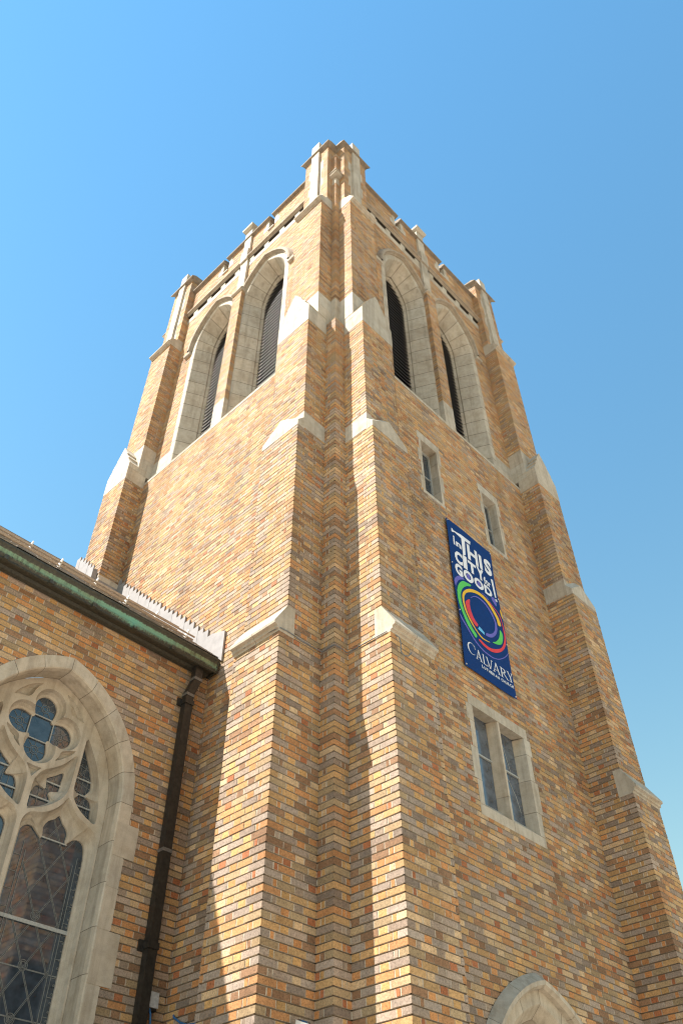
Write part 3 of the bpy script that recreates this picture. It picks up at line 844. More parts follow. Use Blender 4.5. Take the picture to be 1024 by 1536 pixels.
# nave window ---------------------------------------------------------------------------
s = MB()
prof = [(-.145, .004), (-.012, .004), (0, -.006), (.012, -.05), (.006, -.215), (.0, -.25)]
sweep(s, FN, NA, prof, .40, .34, True, .0025, back=.004)
nw = s.build('traceried_window', [M['stone'], M['joint']], nave, recalc=False)
z = 5.42; k = 0
for h in (.34, .30, .38, .46, .34, .40, .36, .40, .38, .4):
    d = .115 if k in (0, 3) or (k > 4 and k % 2 == 1) else .0
    for sd in (-1, 1):
        a = NA.uc + sd * (NA.a + .013); b = NA.uc + sd * (NA.a + .155 + d)
        q = MB()
        if d > 0: fbox(q, FN, min(a, b), max(a, b), -.1, .007, z - h + .003, z - .003)
        else: fbox(q, FN, min(a, b), max(a, b), -.1, .006, z - h + .003, z - .003)
        q.build('quoin', [M['stone'], M['joint']], nw)
    z -= h; k += 1
UC = -1.775; NT = -.25; NG = -.37
LANC_F = [(0.023, 5.2), (0.04, 5.264), (0.087, 5.319), (0.155, 5.343), (0.226, 5.362), (0.328, 5.428), (0.405, 5.516), (0.455, 5.598), (0.511, 5.523), (0.589, 5.447), (0.70, 5.398), (0.764, 5.37), (0.82, 5.33), (0.86, 5.25), (0.875, 5.156)]
LANC_G = [(0.053, 5.10), (0.056, 5.179), (0.093, 5.229), (0.151, 5.248), (0.21, 5.231), (0.25, 5.186), (0.284, 5.160), (0.295, 5.202), (0.283, 5.275), (0.328, 5.35), (0.385, 5.384), (0.427, 5.434), (0.478, 5.371), (0.529, 5.328), (0.554, 5.277), (0.548, 5.214), (0.560, 5.165), (0.588, 5.204), (0.625, 5.245), (0.677, 5.262), (0.738, 5.247), (0.768, 5.197), (0.787, 5.10)]
SOUF_F = [(0.037, 5.614), (0.059, 5.69), (0.119, 5.771), (0.215, 5.83), (0.328, 5.923), (0.435, 6.055), (0.441, 5.918), (0.438, 5.775), (0.424, 5.653), (0.381, 5.559), (0.302, 5.48), (0.201, 5.409), (0.096, 5.36), (0.043, 5.343), (0.036, 5.461)]
SOUF_G = [(0.064, 5.395), (0.058, 5.488), (0.072, 5.57), (0.105, 5.626), (0.147, 5.634), (0.179, 5.62), (0.208, 5.634), (0.201, 5.686), (0.192, 5.73), (0.273, 5.788), (0.36, 5.85), (0.359, 5.756), (0.355, 5.654), (0.317, 5.627), (0.275, 5.617), (0.249, 5.589), (0.278, 5.548), (0.274, 5.5), (0.202, 5.442), (0.135, 5.413)]
DAG_F = [(0.503, 6.285), (0.597, 6.16), (0.682, 6.02), (0.741, 5.871), (0.777, 5.721), (0.80, 5.57), (0.80, 5.43), (0.715, 5.448), (0.612, 5.501), (0.521, 5.583), (0.483, 5.685), (0.484, 5.847), (0.491, 6.072)]
DAG_G = [(0.516, 6.222), (0.59, 6.112), (0.669, 5.963), (0.704, 5.843), (0.70, 5.776), (0.650, 5.704), (0.705, 5.69), (0.745, 5.65), (0.76, 5.563), (0.755, 5.44), (0.679, 5.46), (0.564, 5.534), (0.524, 5.588), (0.535, 5.634), (0.585, 5.690), (0.542, 5.721), (0.503, 5.771), (0.495, 5.855), (0.492, 6.034)]
SP1 = [(0.0, 5.80), (0.126, 5.822), (0.078, 5.755), (0.023, 5.66), (0., 5.63)]
SP2 = [(0.251, 6.023), (0.404, 6.089), (0.343, 6.005), (0.201, 5.895), (0.237, 5.959)]
SP3 = [(.135, 6.672), (.20, 6.645), (.28, 6.595), (.36, 6.515), (.42, 6.425), (.385, 6.432), (.335, 6.442), (.265, 6.455), (.228, 6.50), (.212, 6.56), (.175, 6.63)]
def mirror(l): return [(-u, z) for u, z in reversed(l)]
def quat(Rr, d, cut, cz=6.225, n=64):
    o = []
    for i in range(n):
        th = 2 * pi * i / n; ph = (th + pi / 4) % (pi / 2) - pi / 4
        ps = abs(ph)
        if sin(ps) * d < Rr * .995 and (cut is None or ps < cut): r = d * cos(ps) + sqrt(Rr * Rr - (d * sin(ps)) ** 2)
        elif cut is None: r = d * cos(ps)
        else:
            r0 = d * cos(cut) + sqrt(max(0, Rr * Rr - (d * sin(cut)) ** 2))
            t = (ps - cut) / (pi / 4 - cut); r = r0 + (.150 - r0) * min(1, t * 1.6)
        o.append((r * sin(th), cz + r * cos(th)))
    return o
def resample_star(loop, n=72, c=None):
    # smooth the closed loop first
    if c is None: c = (sum(p[0] for p in loop) / len(loop), sum(p[1] for p in loop) / len(loop))
    m = len(loop); acc = [0]
    for i in range(m): acc.append(acc[-1] + hypot(loop[(i + 1) % m][0] - loop[i][0], loop[(i + 1) % m][1] - loop[i][1]))
    out = []
    for k in range(n):
        s_ = acc[-1] * k / n; i = 0
        while acc[i + 1] < s_: i += 1
        t = (s_ - acc[i]) / max(1e-9, acc[i + 1] - acc[i]); a = loop[i]; b = loop[(i + 1) % m]
        out.append((a[0] + (b[0] - a[0]) * t, a[1] + (b[1] - a[1]) * t))
    return out
def smooth_loop(l, sub=3):
    m = len(l); o = []
    for i in range(m):
        p0, p1, p2, p3 = l[i - 1], l[i], l[(i + 1) % m], l[(i + 2) % m]
        for k in range(sub):
            t = k / sub
            o.append(tuple(.5 * ((2 * p1[j]) + (-p0[j] + p2[j]) * t + (2 * p0[j] - 5 * p1[j] + 4 * p2[j] - p3[j]) * t * t + (-p0[j] + 3 * p1[j] - 3 * p2[j] + p3[j]) * t ** 3) for j in (0, 1)))
    return o
def smooth_open(l, sub=3):
    l = [l[0]] + list(l) + [l[-1]]; o = []
    for i in range(1, len(l) - 2):
        p0, p1, p2, p3 = l[i - 1], l[i], l[i + 1], l[i + 2]
        for k in range(sub):
            t = k / sub
            o.append(tuple(.5 * ((2 * p1[j]) + (-p0[j] + p2[j]) * t + (2 * p0[j] - 5 * p1[j] + 4 * p2[j] - p3[j]) * t * t + (-p0[j] + 3 * p1[j] - 3 * p2[j] + p3[j]) * t ** 3) for j in (0, 1)))
    return o + [l[-1]]
def angle_loft(mb, front, glass, n0, n1, c, tone):
    """connect the front loop to the glass loop, matched by angle about c; both star shaped about c"""
    def rad(loop, th):
        best = None
        dx, dz = sin(th), cos(th)
        m = len(loop)
        for i in range(m):
            x1_, z1_ = loop[i][0] - c[0], loop[i][1] - c[1]; x2_, z2_ = loop[(i + 1) % m][0] - c[0], loop[(i + 1) % m][1] - c[1]
            den = (x2_ - x1_) * dz - (z2_ - z1_) * dx
            if abs(den) < 1e-12: continue
            t = (z1_ * dx - x1_ * dz) / den
            if -1e-9 <= t <= 1 + 1e-9:
                px, pz = x1_ + (x2_ - x1_) * t, z1_ + (z2_ - z1_) * t
                r = px * dx + pz * dz
                if r > 0 and (best is None or r > best): best = r
        return best or .01
    N = 120; A_, B_ = [], []
    for k in range(N):
        th = 2 * pi * k / N; rf_ = rad(front, th); rg = min(rad(glass, th), rf_ - .004)
        A_.append((c[0] + rf_ * sin(th), c[1] + rf_ * cos(th))); B_.append((c[0] + rg * sin(th), c[1] + rg * cos(th)))
    Mi = [((a[0] * .80 + b[0] * .20), (a[1] * .80 + b[1] * .20)) for a, b in zip(A_, B_)]
    Mj = [((a[0] * .45 + b[0] * .55), (a[1] * .45 + b[1] * .55)) for a, b in zip(A_, B_)]
    G2 = B_
    rings = [(A_, n0), (Mi, n0 + (n1 - n0) * .40), (Mj, n0 + (n1 - n0) * .68), (B_, n0 + (n1 - n0) * .80), (G2, n1)]
    for (ra, na), (rb, nb) in zip(rings[:-1], rings[1:]):
        for k in range(N):
            j = (k + 1) % N
            mb.face([FN(UC + ra[k][0], na, ra[k][1]), FN(UC + ra[j][0], na, ra[j][1]), FN(UC + rb[j][0], nb, rb[j][1]), FN(UC + rb[k][0], nb, rb[k][1])], tone)
    return A_
tr = MB(); frontloops = []
SH = (.030, .020)
def shiftg(l): return [(u + SH[0], z + SH[1]) for u, z in l]
lights = []
lf = [(.873, 1.3), (.022, 1.3)] + LANC_F; lg = [(.815, 1.35), (.075, 1.35)] + [(u + .024, z) for u, z in LANC_G]
lf_s = lf[:2] + smooth_open(LANC_F); lg_s = lg[:2] + smooth_open([(u + .024, z) for u, z in LANC_G])
sf = smooth_loop(SOUF_F, 3); sg = smooth_loop([(u + .018, z + .014) for u, z in SOUF_G], 3)
df = smooth_loop(DAG_F, 3); dg = smooth_loop([(u + .012, z + .010) for u, z in DAG_G], 3)
for mir in (False, True):
    T = mirror if mir else (lambda l: l)
    sgn = -1 if mir else 1
    frontloops.append(angle_loft(tr, T(lf_s), T(lg_s), NT, NG, (sgn * .45, 5.02), stone_tone()))
    frontloops.append(angle_loft(tr, T(sf), T(sg), NT, NG, (sgn * .235, 5.63), stone_tone()))
    frontloops.append(angle_loft(tr, T(df), T(dg), NT, NG, (sgn * .63, 5.74), stone_tone()))
    for sp in (SP2, SP3):
        l = smooth_loop(sp, 2); cc = (sum(p[0] for p in sp) / len(sp), sum(p[1] for p in sp) / len(sp))
        l2 = [(cc[0] + (u - cc[0]) * .55, cc[1] + (z - cc[1]) * .55) for u, z in l]
        l, l2 = T(l), T(l2); cc = (sgn * cc[0], cc[1])
        frontloops.append(angle_loft(tr, l, l2, NT, NT - .055, cc, stone_tone()))
        tr.face([FN(UC + u, NT - .05, z) for u, z in l2], stone_tone())
sp = [(u, z) for u, z in SP1] + [(-u, z) for u, z in reversed(SP1[1:-1])]
qf = quat(.182, .238, None); qg = quat(.128, .238, radians(28))
frontloops.append(angle_loft(tr, qf, qg, NT, NG, (0, 6.225), stone_tone()))
# triangular recess below the quatrefoil
l = [(-.085, 5.775), (.0, 5.77), (.085, 5.775), (.045, 5.72), (0, 5.655), (-.045, 5.72)]; l2 = [(u * .55, 5.735 + (z - 5.735) * .55) for u, z in l]
frontloops.append(angle_loft(tr, l, l2, NT, NT - .05, (0, 5.735), stone_tone())); tr.face([FN(UC + u, NT - .048, z) for u, z in l2], stone_tone())
# front plane with holes through a 2D curve
cu = bpy.data.curves.new('c', 'CURVE'); cu.dimensions = '2D'; cu.fill_mode = 'FRONT'
def spl(pts):
    sp_ = cu.splines.new('POLY'); sp_.points.add(len(pts) - 1)
    for p_, (u, z) in zip(sp_.points, pts): p_.co = (u, z, 0, 1)
    sp_.use_cyclic_u = True
A2 = Arch(0, .893, 5.62, 1.208, 1.2)
ob_ = [A2.pt(-1, f, 0) for f in (-1, -.5, 0)] + [A2.pt(-1, k / 16, 0) for k in range(1, 17)] + [A2.pt(1, 1 - k / 16, 0) for k in range(1, 17)] + [A2.pt(1, -1, 0)]
spl(ob_)
for l in frontloops: spl(l)
co_ = bpy.data.objects.new('c', cu); COL.objects.link(co_)
dg_ = bpy.context.evaluated_depsgraph_get(); me_ = co_.evaluated_get(dg_).to_mesh()
for p_ in me_.polygons:
    tr.face([FN(UC + me_.vertices[i].co.x, NT, me_.vertices[i].co.y) for i in p_.vertices], STONE)
co_.evaluated_get(dg_).to_mesh_clear(); bpy.data.objects.remove(co_)
tr.build('tracery', [M['stone'], M['joint']], nw, recalc=False)
gl = MB()
pts = [A2.pt(-1, -1, .0)] + [A2.pt(-1, k / 8, 0) for k in range(0, 9)] + [A2.pt(1, 1 - k / 8, 0) for k in range(1, 9)] + [A2.pt(1, -1, 0)]
gl.face([FN(UC + u, NG + .004, z) for u, z in pts][::-1], (1, 1, 1))
go = gl.build('stained_glass', M['glass'], nw, recalc=False)
ld = MB()
def came(a, b, w=.006, n=NG + .004, h=.006):
    (u1_, z1_), (u2_, z2_) = a, b; L_ = hypot(u2_ - u1_, z2_ - z1_)
    if L_ < 1e-5: return
    nx, nz = -(z2_ - z1_) / L_ * w / 2, (u2_ - u1_) / L_ * w / 2
    p = [(u1_ + nx, z1_ + nz), (u2_ + nx, z2_ + nz), (u2_ - nx, z2_ - nz), (u1_ - nx, z1_ - nz)]
    ld.hexa([FN(UC + u, n, z) for u, z in p] + [FN(UC + u, n + h, z) for u, z in p], (1, 1, 1), 0, (0,))
def circ(c, r, w=.004, n=20):
    for k in range(n): came((c[0] + r * cos(2 * pi * k / n), c[1] + r * sin(2 * pi * k / n)), (c[0] + r * cos(2 * pi * (k + 1) / n), c[1] + r * sin(2 * pi * (k + 1) / n)), w)
for sg_ in (-1, 1):
    X = lambda u: sg_ * u
    for u in (.165, .20, .72, .755): came((X(u), 1.4), (X(u), 5.02 if u in (.2, .72) else 5.10), .005)
    z = 1.7; k = 0
    while z < 5.0:
        came((X(.075), z), (X(.165), z), .004); came((X(.755), z), (X(.84), z), .004); z += .155
    for z in (4.04, 3.66, 3.0): came((X(.06), z), (X(.86), z), .010)
    for k in range(-6, 9):
        for dz in (0, .022):
            z0_ = 1.9 + .42 * k + dz
            came((X(.20), z0_), (X(.72), z0_ + .90), .0035); came((X(.20), z0_ + .90), (X(.72), z0_), .0035)
    for z in (4.545, 4.125, 3.705, 3.285): circ((X(.46), z - .06), .045); circ((X(.46), z - .06), .030)
    # borders of dots
    z = 1.8
    while z < 5.05:
        circ((X(.80), z), .008, .004, 6); z += .07
    for u, z0_, z1_ in ((.10, 5.4, 5.65), (.17, 5.4, 5.65), (.24, 5.55, 5.8), (.31, 5.6, 5.83), (.57, 5.55, 6.05), (.62, 5.45, 6.05), (.68, 5.45, 6.0), (.73, 5.5, 5.8)): came((X(u), z0_), (X(u), z1_), .004)
    for k in range(10):
        came((X(.50), 5.5 + .09 * k), (X(.76), 5.44 + .09 * k), .004)
for th in (0, pi / 2, pi, 1.5 * pi):
    c_ = (.238 * sin(th), 6.225 + .238 * cos(th)); circ(c_, .045); circ(c_, .025, .004, 12)
    for k in range(8): came((c_[0] + .045 * cos(k * pi / 4), c_[1] + .045 * sin(k * pi / 4)), (c_[0] + .11 * cos(k * pi / 4), c_[1] + .11 * sin(k * pi / 4)), .003)
ld.build('leading', M['lead'], go, recalc=False)
def sbar(u0_, z0_, u1_, z1_, w=.014, n=NG + .012):
    L_ = hypot(u1_ - u0_, z1_ - z0_); nx, nz = -(z1_ - z0_) / L_ * w / 2, (u1_ - u0_) / L_ * w / 2
    p = [(u0_ + nx, z0_ + nz), (u1_ + nx, z1_ + nz), (u1_ - nx, z1_ - nz), (u0_ - nx, z0_ - nz)]
    bars = MB(); bars.hexa([FN(UC + u, n, z) for u, z in p] + [FN(UC + u, n + .012, z) for u, z in p], (1, 1, 1))
    bars.build('saddle_bar', M['bar'], nw)
d = .132
for a, b in (((-d, d), (d, d)), ((-d, -d), (d, -d)), ((-d, -d), (-d, d)), ((d, -d), (d, d))): sbar(a[0], 6.225 + a[1], b[0], 6.225 + b[1], .010)
for sg_ in (-1, 1):
    sbar(sg_ * .30, 5.18, sg_ * .60, 5.18, .012)
    sbar(sg_ * .04, 4.41, sg_ * .88, 4.41, .032); sbar(sg_ * .04, 3.1, sg_ * .88, 3.1, .032)
    sbar(sg_ * .07, 5.53, sg_ * .32, 5.53); sbar(sg_ * .20, 5.72, sg_ * .40, 5.72); sbar(sg_ * .49, 5.88, sg_ * .74, 5.88)
    sbar(sg_ * .55, 5.715, sg_ * .72, 5.715, .012); sbar(sg_ * .53, 5.60, sg_ * .78, 5.60)

# downpipe -------------------------------------------------------------------------------
def rect_pipe(mb, pts, w=.105, dpt=.085):
    for (x0, y0, za), (x1_, y1_, zb) in zip(pts[:-1], pts[1:]):
        a = [(x0 - w / 2, y0 + dpt / 2, za), (x0 + w / 2, y0 + dpt / 2, za), (x0 + w / 2, y0 - dpt / 2, za), (x0 - w / 2, y0 - dpt / 2, za)]
        b = [(x1_ - w / 2, y1_ + dpt / 2, zb), (x1_ + w / 2, y1_ + dpt / 2, zb), (x1_ + w / 2, y1_ - dpt / 2, zb), (x1_ - w / 2, y1_ - dpt / 2, zb)]
        mb.hexa(a + b, (1, 1, 1))
dp = MB()
rect_pipe(dp, [(-.295, 2.13, 0.05), (-.295, 2.13, 7.14)]); rect_pipe(dp, [(-.295, 2.13, 7.14), (-.262, 2.06, 7.32)]); rect_pipe(dp, [(-.262, 2.06, 7.32), (-.262, 2.06, 7.54)])
do = dp.build('downpipe', M['pipe'], nave)
for z in (7.03, 4.36, 1.8):
    c = MB(); 
    c.hexa([(-.405, 2.184, z - .05), (-.185, 2.184, z - .05), (-.185, 2.165, z - .05), (-.405, 2.165, z - .05), (-.405, 2.184, z + .05), (-.185, 2.184, z + .05), (-.185, 2.165, z + .05), (-.405, 2.165, z + .05)], (1, 1, 1))
    c.hexa([(-.357, 2.165, z - .03), (-.233, 2.165, z - .03), (-.233, 2.075, z - .03), (-.357, 2.075, z - .03), (-.357, 2.165, z + .03), (-.233, 2.165, z + .03), (-.233, 2.075, z + .03), (-.357, 2.075, z + .03)], (1, 1, 1))
    c.build('strap', M['pipe'], do)
JM = mat_plain('joint_solder', (.16, .155, .15), .5, .4, 60, .4)
for z, x, y in ((5.27, -.295, 2.13), (7.13, -.295, 2.13), (7.33, -.262, 2.06)):
    c = MB(); c.hexa([(x - .058, y + .048, z - .018), (x + .058, y + .048, z - .018), (x + .058, y - .048, z - .018), (x - .058, y - .048, z - .018), (x - .058, y + .048, z + .018), (x + .058, y + .048, z + .018), (x + .058, y - .048, z + .018), (x - .058, y - .048, z + .018)], (1, 1, 1))
    c.build('pipe_joint', JM, do)

# ================================================================== small fittings
box = thing('junction_box', 'small grey junction box behind the downpipe in the corner by the tower', 'electrical box', (-.19, 2.14, 3.83))
c = MB(); c.hexa([(-.245, 2.184, 3.86), (-.135, 2.184, 3.86), (-.135, 2.10, 3.86), (-.245, 2.10, 3.86), (-.245, 2.184, 3.99), (-.135, 2.184, 3.99), (-.135, 2.11, 3.99), (-.245, 2.11, 3.99)]); c.build('cover', M['grey'], box)
c = MB(); c.hexa([(-.24, 2.182, 3.835), (-.14, 2.182, 3.835), (-.14, 2.115, 3.835), (-.24, 2.115, 3.835), (-.24, 2.182, 3.86), (-.14, 2.182, 3.86), (-.14, 2.115, 3.86), (-.24, 2.115, 3.86)]); c.build('base', M['pipe'], box)
c = MB(); tube(c, [(-.215, 2.12, 3.85), (-.20, 2.11, 3.80), (-.185, 2.12, 3.74), (-.178, 2.15, 3.66), (-.178, 2.17, 3.3), (-.178, 2.17, 2.6)], .009)
tag(c.build('blue_cable', M['bluewire']), 'thin blue cable hanging below the grey junction box', 'cable')
c = MB(); tube(c, [(-.012, 2.02, 3.815), (-.03, 1.99, 3.79), (-.02, 1.90, 3.735), (-.012, 1.80, 3.70), (-.012, 1.70, 3.69), (-.012, 1.60, 3.685)], .009)
tag(c.build('blue_cable', M['bluewire']), 'short blue cable clipped to the tower wall right of the downpipe', 'cable')
lamp = thing('floodlight', 'white and black floodlight poking up at the bottom edge beside the tower buttress', 'floodlight', (-.22, .12, 3.22))
c = MB()
ring = lambda r, k, off, z0_: [(-.22 + off[0] + r * cos(a) * .8, .10 + off[1] + r * sin(a) * .9, z0_ + r * sin(a) * .35) for a in [2 * pi * i / k for i in range(k)]]
c.prism(ring(.085, 20, (0, 0), 3.26), ring(.075, 20, (-.02, -.03), 3.375), (1, 1, 1)); hs = c.build('housing', M['lampwhite'], lamp)
c = MB(); c.prism(ring(.062, 20, (-.02, -.03), 3.376), ring(.05, 20, (-.022, -.034), 3.385)); c.build('lens', M['lampglass'], lamp)
c = MB(); c.hexa([(-.24, .10, 3.2), (-.20, .10, 3.2), (-.20, .205, 3.2), (-.24, .205, 3.2), (-.24, .10, 3.27), (-.20, .10, 3.27), (-.20, .205, 3.27), (-.24, .205, 3.27)]); c.build('bracket', M['pipe'], lamp)
# thin grey conduit running around the corner under the first weathering
c = MB()
pts = [(-.622, .86, 6.945), (-.63, .72, 6.93), (-.628, .60, 6.95), (-.63, .39, 6.935), (-.628, .25, 6.925), (-.60, .190, 6.93), (-.50, .192, 6.94), (-.30, .193, 6.93), (-.10, .193, 6.935), (-.012, .175, 6.925), (-.014, .08, 6.93), (-.012, -.012, 6.925), (.10, -.014, 6.93), (.175, -.014, 6.915), (.193, -.09, 6.925), (.193, -.22, 6.925), (.193, -.42, 6.92), (.193, -.57, 6.915)]
tube(c, pts, .0055); tag(c.build('conduit', M['wire']), 'thin grey conduit wrapping the tower corner below the lowest stone weatherings', 'cable')
c = MB()
pts = [(.27, -.62, 6.885), (.30, -.64, 6.86), (.324, -.64, 6.80), (.319, -.64, 6.70), (.335, -.64, 6.675), (.374, -.64, 6.664), (.435, -.64, 6.69), (.495, -.64, 6.765)]
tube(c, pts, .006); tag(c.build('wire_hook', M['wire']), 'curved grey wire hook under the stone weathering left of the blue banner', 'wire')

# ================================================================== BANNER
ban = thing('banner', 'tall navy blue cloth banner with colourful rings and white lettering on the tower wall', 'banner', (2.94, -.03, 7.86))
BU, BZ, BWd, BH = 2.375, 10.566, 1.125, 2.70
def wave(u, v): return .034 + .008 * sin(v * 4.1 + u * 2.0) + .006 * sin(u * 5.2 - v * 2.2)
def bp(u, v, off=0.): return FR(BU + u, wave(u, v) + off, BZ - v)
c = MB(); nx_, ny_ = 14, 34
for i in range(nx_):
    for j in range(ny_):
        u0_, u1_, v0_, v1_ = BWd * i / nx_, BWd * (i + 1) / nx_, BH * j / ny_, BH * (j + 1) / ny_
        c.face([bp(u0_, v0_), bp(u0_, v1_), bp(u1_, v1_), bp(u1_, v0_)])
        c.face([bp(u0_, v0_, -.003), bp(u1_, v0_, -.003), bp(u1_, v1_, -.003), bp(u0_, v1_, -.003)])
cl = c.build('cloth', M['navy'], ban, recalc=False)
ART = {
'green': ('green', [(0.412, 1.086), (0.329, 1.102), (0.247, 1.118), (0.162, 1.194), (0.096, 1.293), (0.048, 1.413), (0.028, 1.571), (0.046, 1.715), (0.093, 1.839), (0.165, 1.968), (0.261, 2.041), (0.334, 2.09), (0.374, 2.027), (0.29, 1.962), (0.211, 1.868), (0.147, 1.765), (0.107, 1.634), (0.112, 1.487), (0.155, 1.36), (0.231, 1.25), (0.316, 1.174), (0.413, 1.121)]),
'yellow': ('yellow', [(0.144, 1.501), (0.167, 1.409), (0.217, 1.327), (0.304, 1.24), (0.394, 1.181), (0.504, 1.141), (0.625, 1.126), (0.74, 1.145), (0.847, 1.211), (0.932, 1.3), (1.001, 1.399), (1.028, 1.508), (0.953, 1.539), (0.931, 1.438), (0.863, 1.34), (0.778, 1.251), (0.684, 1.202), (0.568, 1.19), (0.461, 1.214), (0.349, 1.27), (0.265, 1.338), (0.206, 1.431), (0.182, 1.524), (0.186, 1.621), (0.22, 1.744), (0.297, 1.852), (0.392, 1.938), (0.52, 1.99), (0.676, 1.974), (0.654, 1.99), (0.5, 2.012), (0.38, 1.964), (0.265, 1.876), (0.19, 1.778), (0.145, 1.66)]),
'red': ('red', [(0.328, 1.42), (0.254, 1.475), (0.208, 1.536), (0.204, 1.6), (0.221, 1.7), (0.266, 1.794), (0.339, 1.849), (0.399, 1.864), (0.438, 1.81), (0.382, 1.771), (0.338, 1.709), (0.311, 1.626), (0.308, 1.527)]),
'blue': ('lblue', [(0.464, 1.823), (0.422, 1.889), (0.573, 1.913), (0.575, 1.869)]),
'purple': ('purple', [(0.361, 1.361), (0.464, 1.274), (0.58, 1.241), (0.721, 1.273), (0.835, 1.368), (0.897, 1.492), (0.913, 1.606), (0.878, 1.724), (0.801, 1.821), (0.715, 1.88), (0.61, 1.903), (0.62, 1.855), (0.714, 1.82), (0.802, 1.75), (0.854, 1.65), (0.866, 1.532), (0.809, 1.419), (0.702, 1.307), (0.564, 1.268), (0.46, 1.292), (0.366, 1.369)]),
'green2': ('green', [(0.972, 1.617), (1.026, 1.643), (1.028, 1.731), (0.976, 1.857), (0.865, 1.921), (0.745, 1.943), (0.828, 1.892), (0.906, 1.807), (0.949, 1.719)]),
'red2': ('red', [(0.405, 2.083), (0.442, 2.105), (0.535, 2.129), (0.646, 2.132), (0.766, 2.106), (0.897, 2.037), (1.008, 1.936), (1.085, 1.801), (1.108, 1.665), (1.105, 1.561), (1.085, 1.473), (1.066, 1.36), (1.02, 1.281), (0.934, 1.228), (0.828, 1.166), (0.818, 1.181), (0.922, 1.245), (1.006, 1.295), (1.048, 1.385), (1.066, 1.50), (1.076, 1.641), (1.056, 1.749), (1.01, 1.854), (0.93, 1.956), (0.797, 2.032), (0.673, 2.076), (0.546, 2.076), (0.437, 2.058)]),
'pl': ('purple', [(0.014, 1.863), (0.076, 1.934), (0.159, 2.003), (0.263, 2.103), (0.387, 2.171), (0.532, 2.208), (0.683, 2.213), (0.768, 2.198), (0.857, 2.165), (0.954, 2.1), (1.041, 2.025), (1.108, 1.944), (1.110, 1.957), (1.045, 2.038), (0.958, 2.113), (0.853, 2.18), (0.749, 2.217), (0.666, 2.234), (0.5, 2.23), (0.362, 2.195), (0.238, 2.127), (0.128, 2.026), (0.038, 1.951), (0.01, 1.902)]),
'pt': ('purple', [(0.023, 1.223), (0.104, 1.113), (0.215, 1.049), (0.281, 1.074), (0.204, 1.115), (0.121, 1.185), (0.055, 1.291), (0.031, 1.344), (0.016, 1.307)]),
'pr': ('purple', [(0.917, 1.028), (0.985, 0.999), (1.031, 1.067), (1.003, 1.154), (0.954, 1.136), (0.908, 1.069)]),
'pn': ('purple', [(0.677, 1.089), (0.779, 1.104), (0.828, 1.14), (0.80, 1.15), (0.759, 1.118), (0.663, 1.10)]),
'ye': ('yellow', [(1.094, 1.16), (1.118, 1.197), (1.118, 1.332), (1.097, 1.309), (1.081, 1.238)]),
}
NAMES = {'green': 'green_ring', 'yellow': 'yellow_ring', 'red': 'red_ring', 'blue': 'light_blue_ring', 'purple': 'purple_ring', 'green2': 'green_ring', 'red2': 'red_ring', 'pl': 'purple_ring', 'pt': 'purple_ring', 'pr': 'purple_ring', 'pn': 'purple_ring', 'ye': 'yellow_ring'}
def fill2d(polys):
    """triangulate loops (even-odd) lying in (u,v) and return triangles"""
    cu = bpy.data.curves.new('c', 'CURVE'); cu.dimensions = '2D'; cu.fill_mode = 'FRONT'
    for pts in polys:
        sp_ = cu.splines.new('POLY'); sp_.points.add(len(pts) - 1)
        for p_, (u, z) in zip(sp_.points, pts): p_.co = (u, z, 0, 1)
        sp_.use_cyclic_u = True
    o = bpy.data.objects.new('c', cu); COL.objects.link(o)
    dgx = bpy.context.evaluated_depsgraph_get(); me = o.evaluated_get(dgx).to_mesh()
    out = [[(me.vertices[i].co.x, me.vertices[i].co.y) for i in p_.vertices] for p_ in me.polygons]
    o.evaluated_get(dgx).to_mesh_clear(); bpy.data.objects.remove(o); return out
for k, (mk, pts) in ART.items():
    l = smooth_loop(pts, 3) if k not in ('blue',) else pts
    c = MB()
    for tri in fill2d([l]):
        if len(tri) >= 3: c.face([bp(u, v, .004 if k != 'pn' else .0036) for u, v in tri])
    c.build(NAMES[k], M[mk], cl, recalc=False)
# lettering: glyphs from the built-in font, fitted to boxes
def glyph(ch, box, name, bold=.0, shear=0., mat='white', off=.0048):
    tc = bpy.data.curves.new('t', 'FONT'); tc.body = ch; tc.size = 1; tc.offset = bold; tc.fill_mode = 'FRONT'; tc.resolution_u = 6
    o = bpy.data.objects.new('t', tc); COL.objects.link(o)
    dgx = bpy.context.evaluated_depsgraph_get(); me = o.evaluated_get(dgx).to_mesh()
    vs = [(v.co.x, v.co.y) for v in me.vertices]; polys = [list(p_.vertices) for p_ in me.polygons]
    o.evaluated_get(dgx).to_mesh_clear(); bpy.data.objects.remove(o)
    x0_ = min(v[0] for v in vs); x1_ = max(v[0] for v in vs); y0_ = min(v[1] for v in vs); y1_ = max(v[1] for v in vs)
    ua, ub, va, vb = box
    c = MB()
    def mp(v):
        fx = (v[0] - x0_) / max(1e-6, x1_ - x0_); fy = (v[1] - y0_) / max(1e-6, y1_ - y0_)
        return bp(ua + (ub - ua) * fx, vb + (va - vb) * fy, off)
    for p_ in polys: c.face([mp(vs[i]) for i in p_])
    return c.build(name, M[mat], cl, recalc=False)
def poly_letter(polys, name, mat='white', off=.0048):
    c = MB()
    for pl in polys:
        for tri in fill2d([pl]): c.face([bp(u, v, off) for u, v in tri])
    return c.build(name, M[mat], cl, recalc=False)
poly_letter([[(.092, .165), (.115, .165), (.135, .192), (.25, .175), (.30, .160), (.557, .145), (.537, .222), (.40, .232), (.378, .540), (.314, .578), (.308, .40), (.312, .240), (.16, .215), (.115, .240), (.086, .240)]], 'letter_t')
glyph('i', (.104, .139, .312, .492), 'letter_i', .03); glyph('n', (.164, .284, .392, .488), 'letter_n', .04)
glyph('H', (.437, .703, .258, .566), 'letter_h', .035); glyph('I', (.742, .815, .270, .560), 'letter_i', .05); glyph('S', (.880, 1.072, .238, .548), 'letter_s', .05)
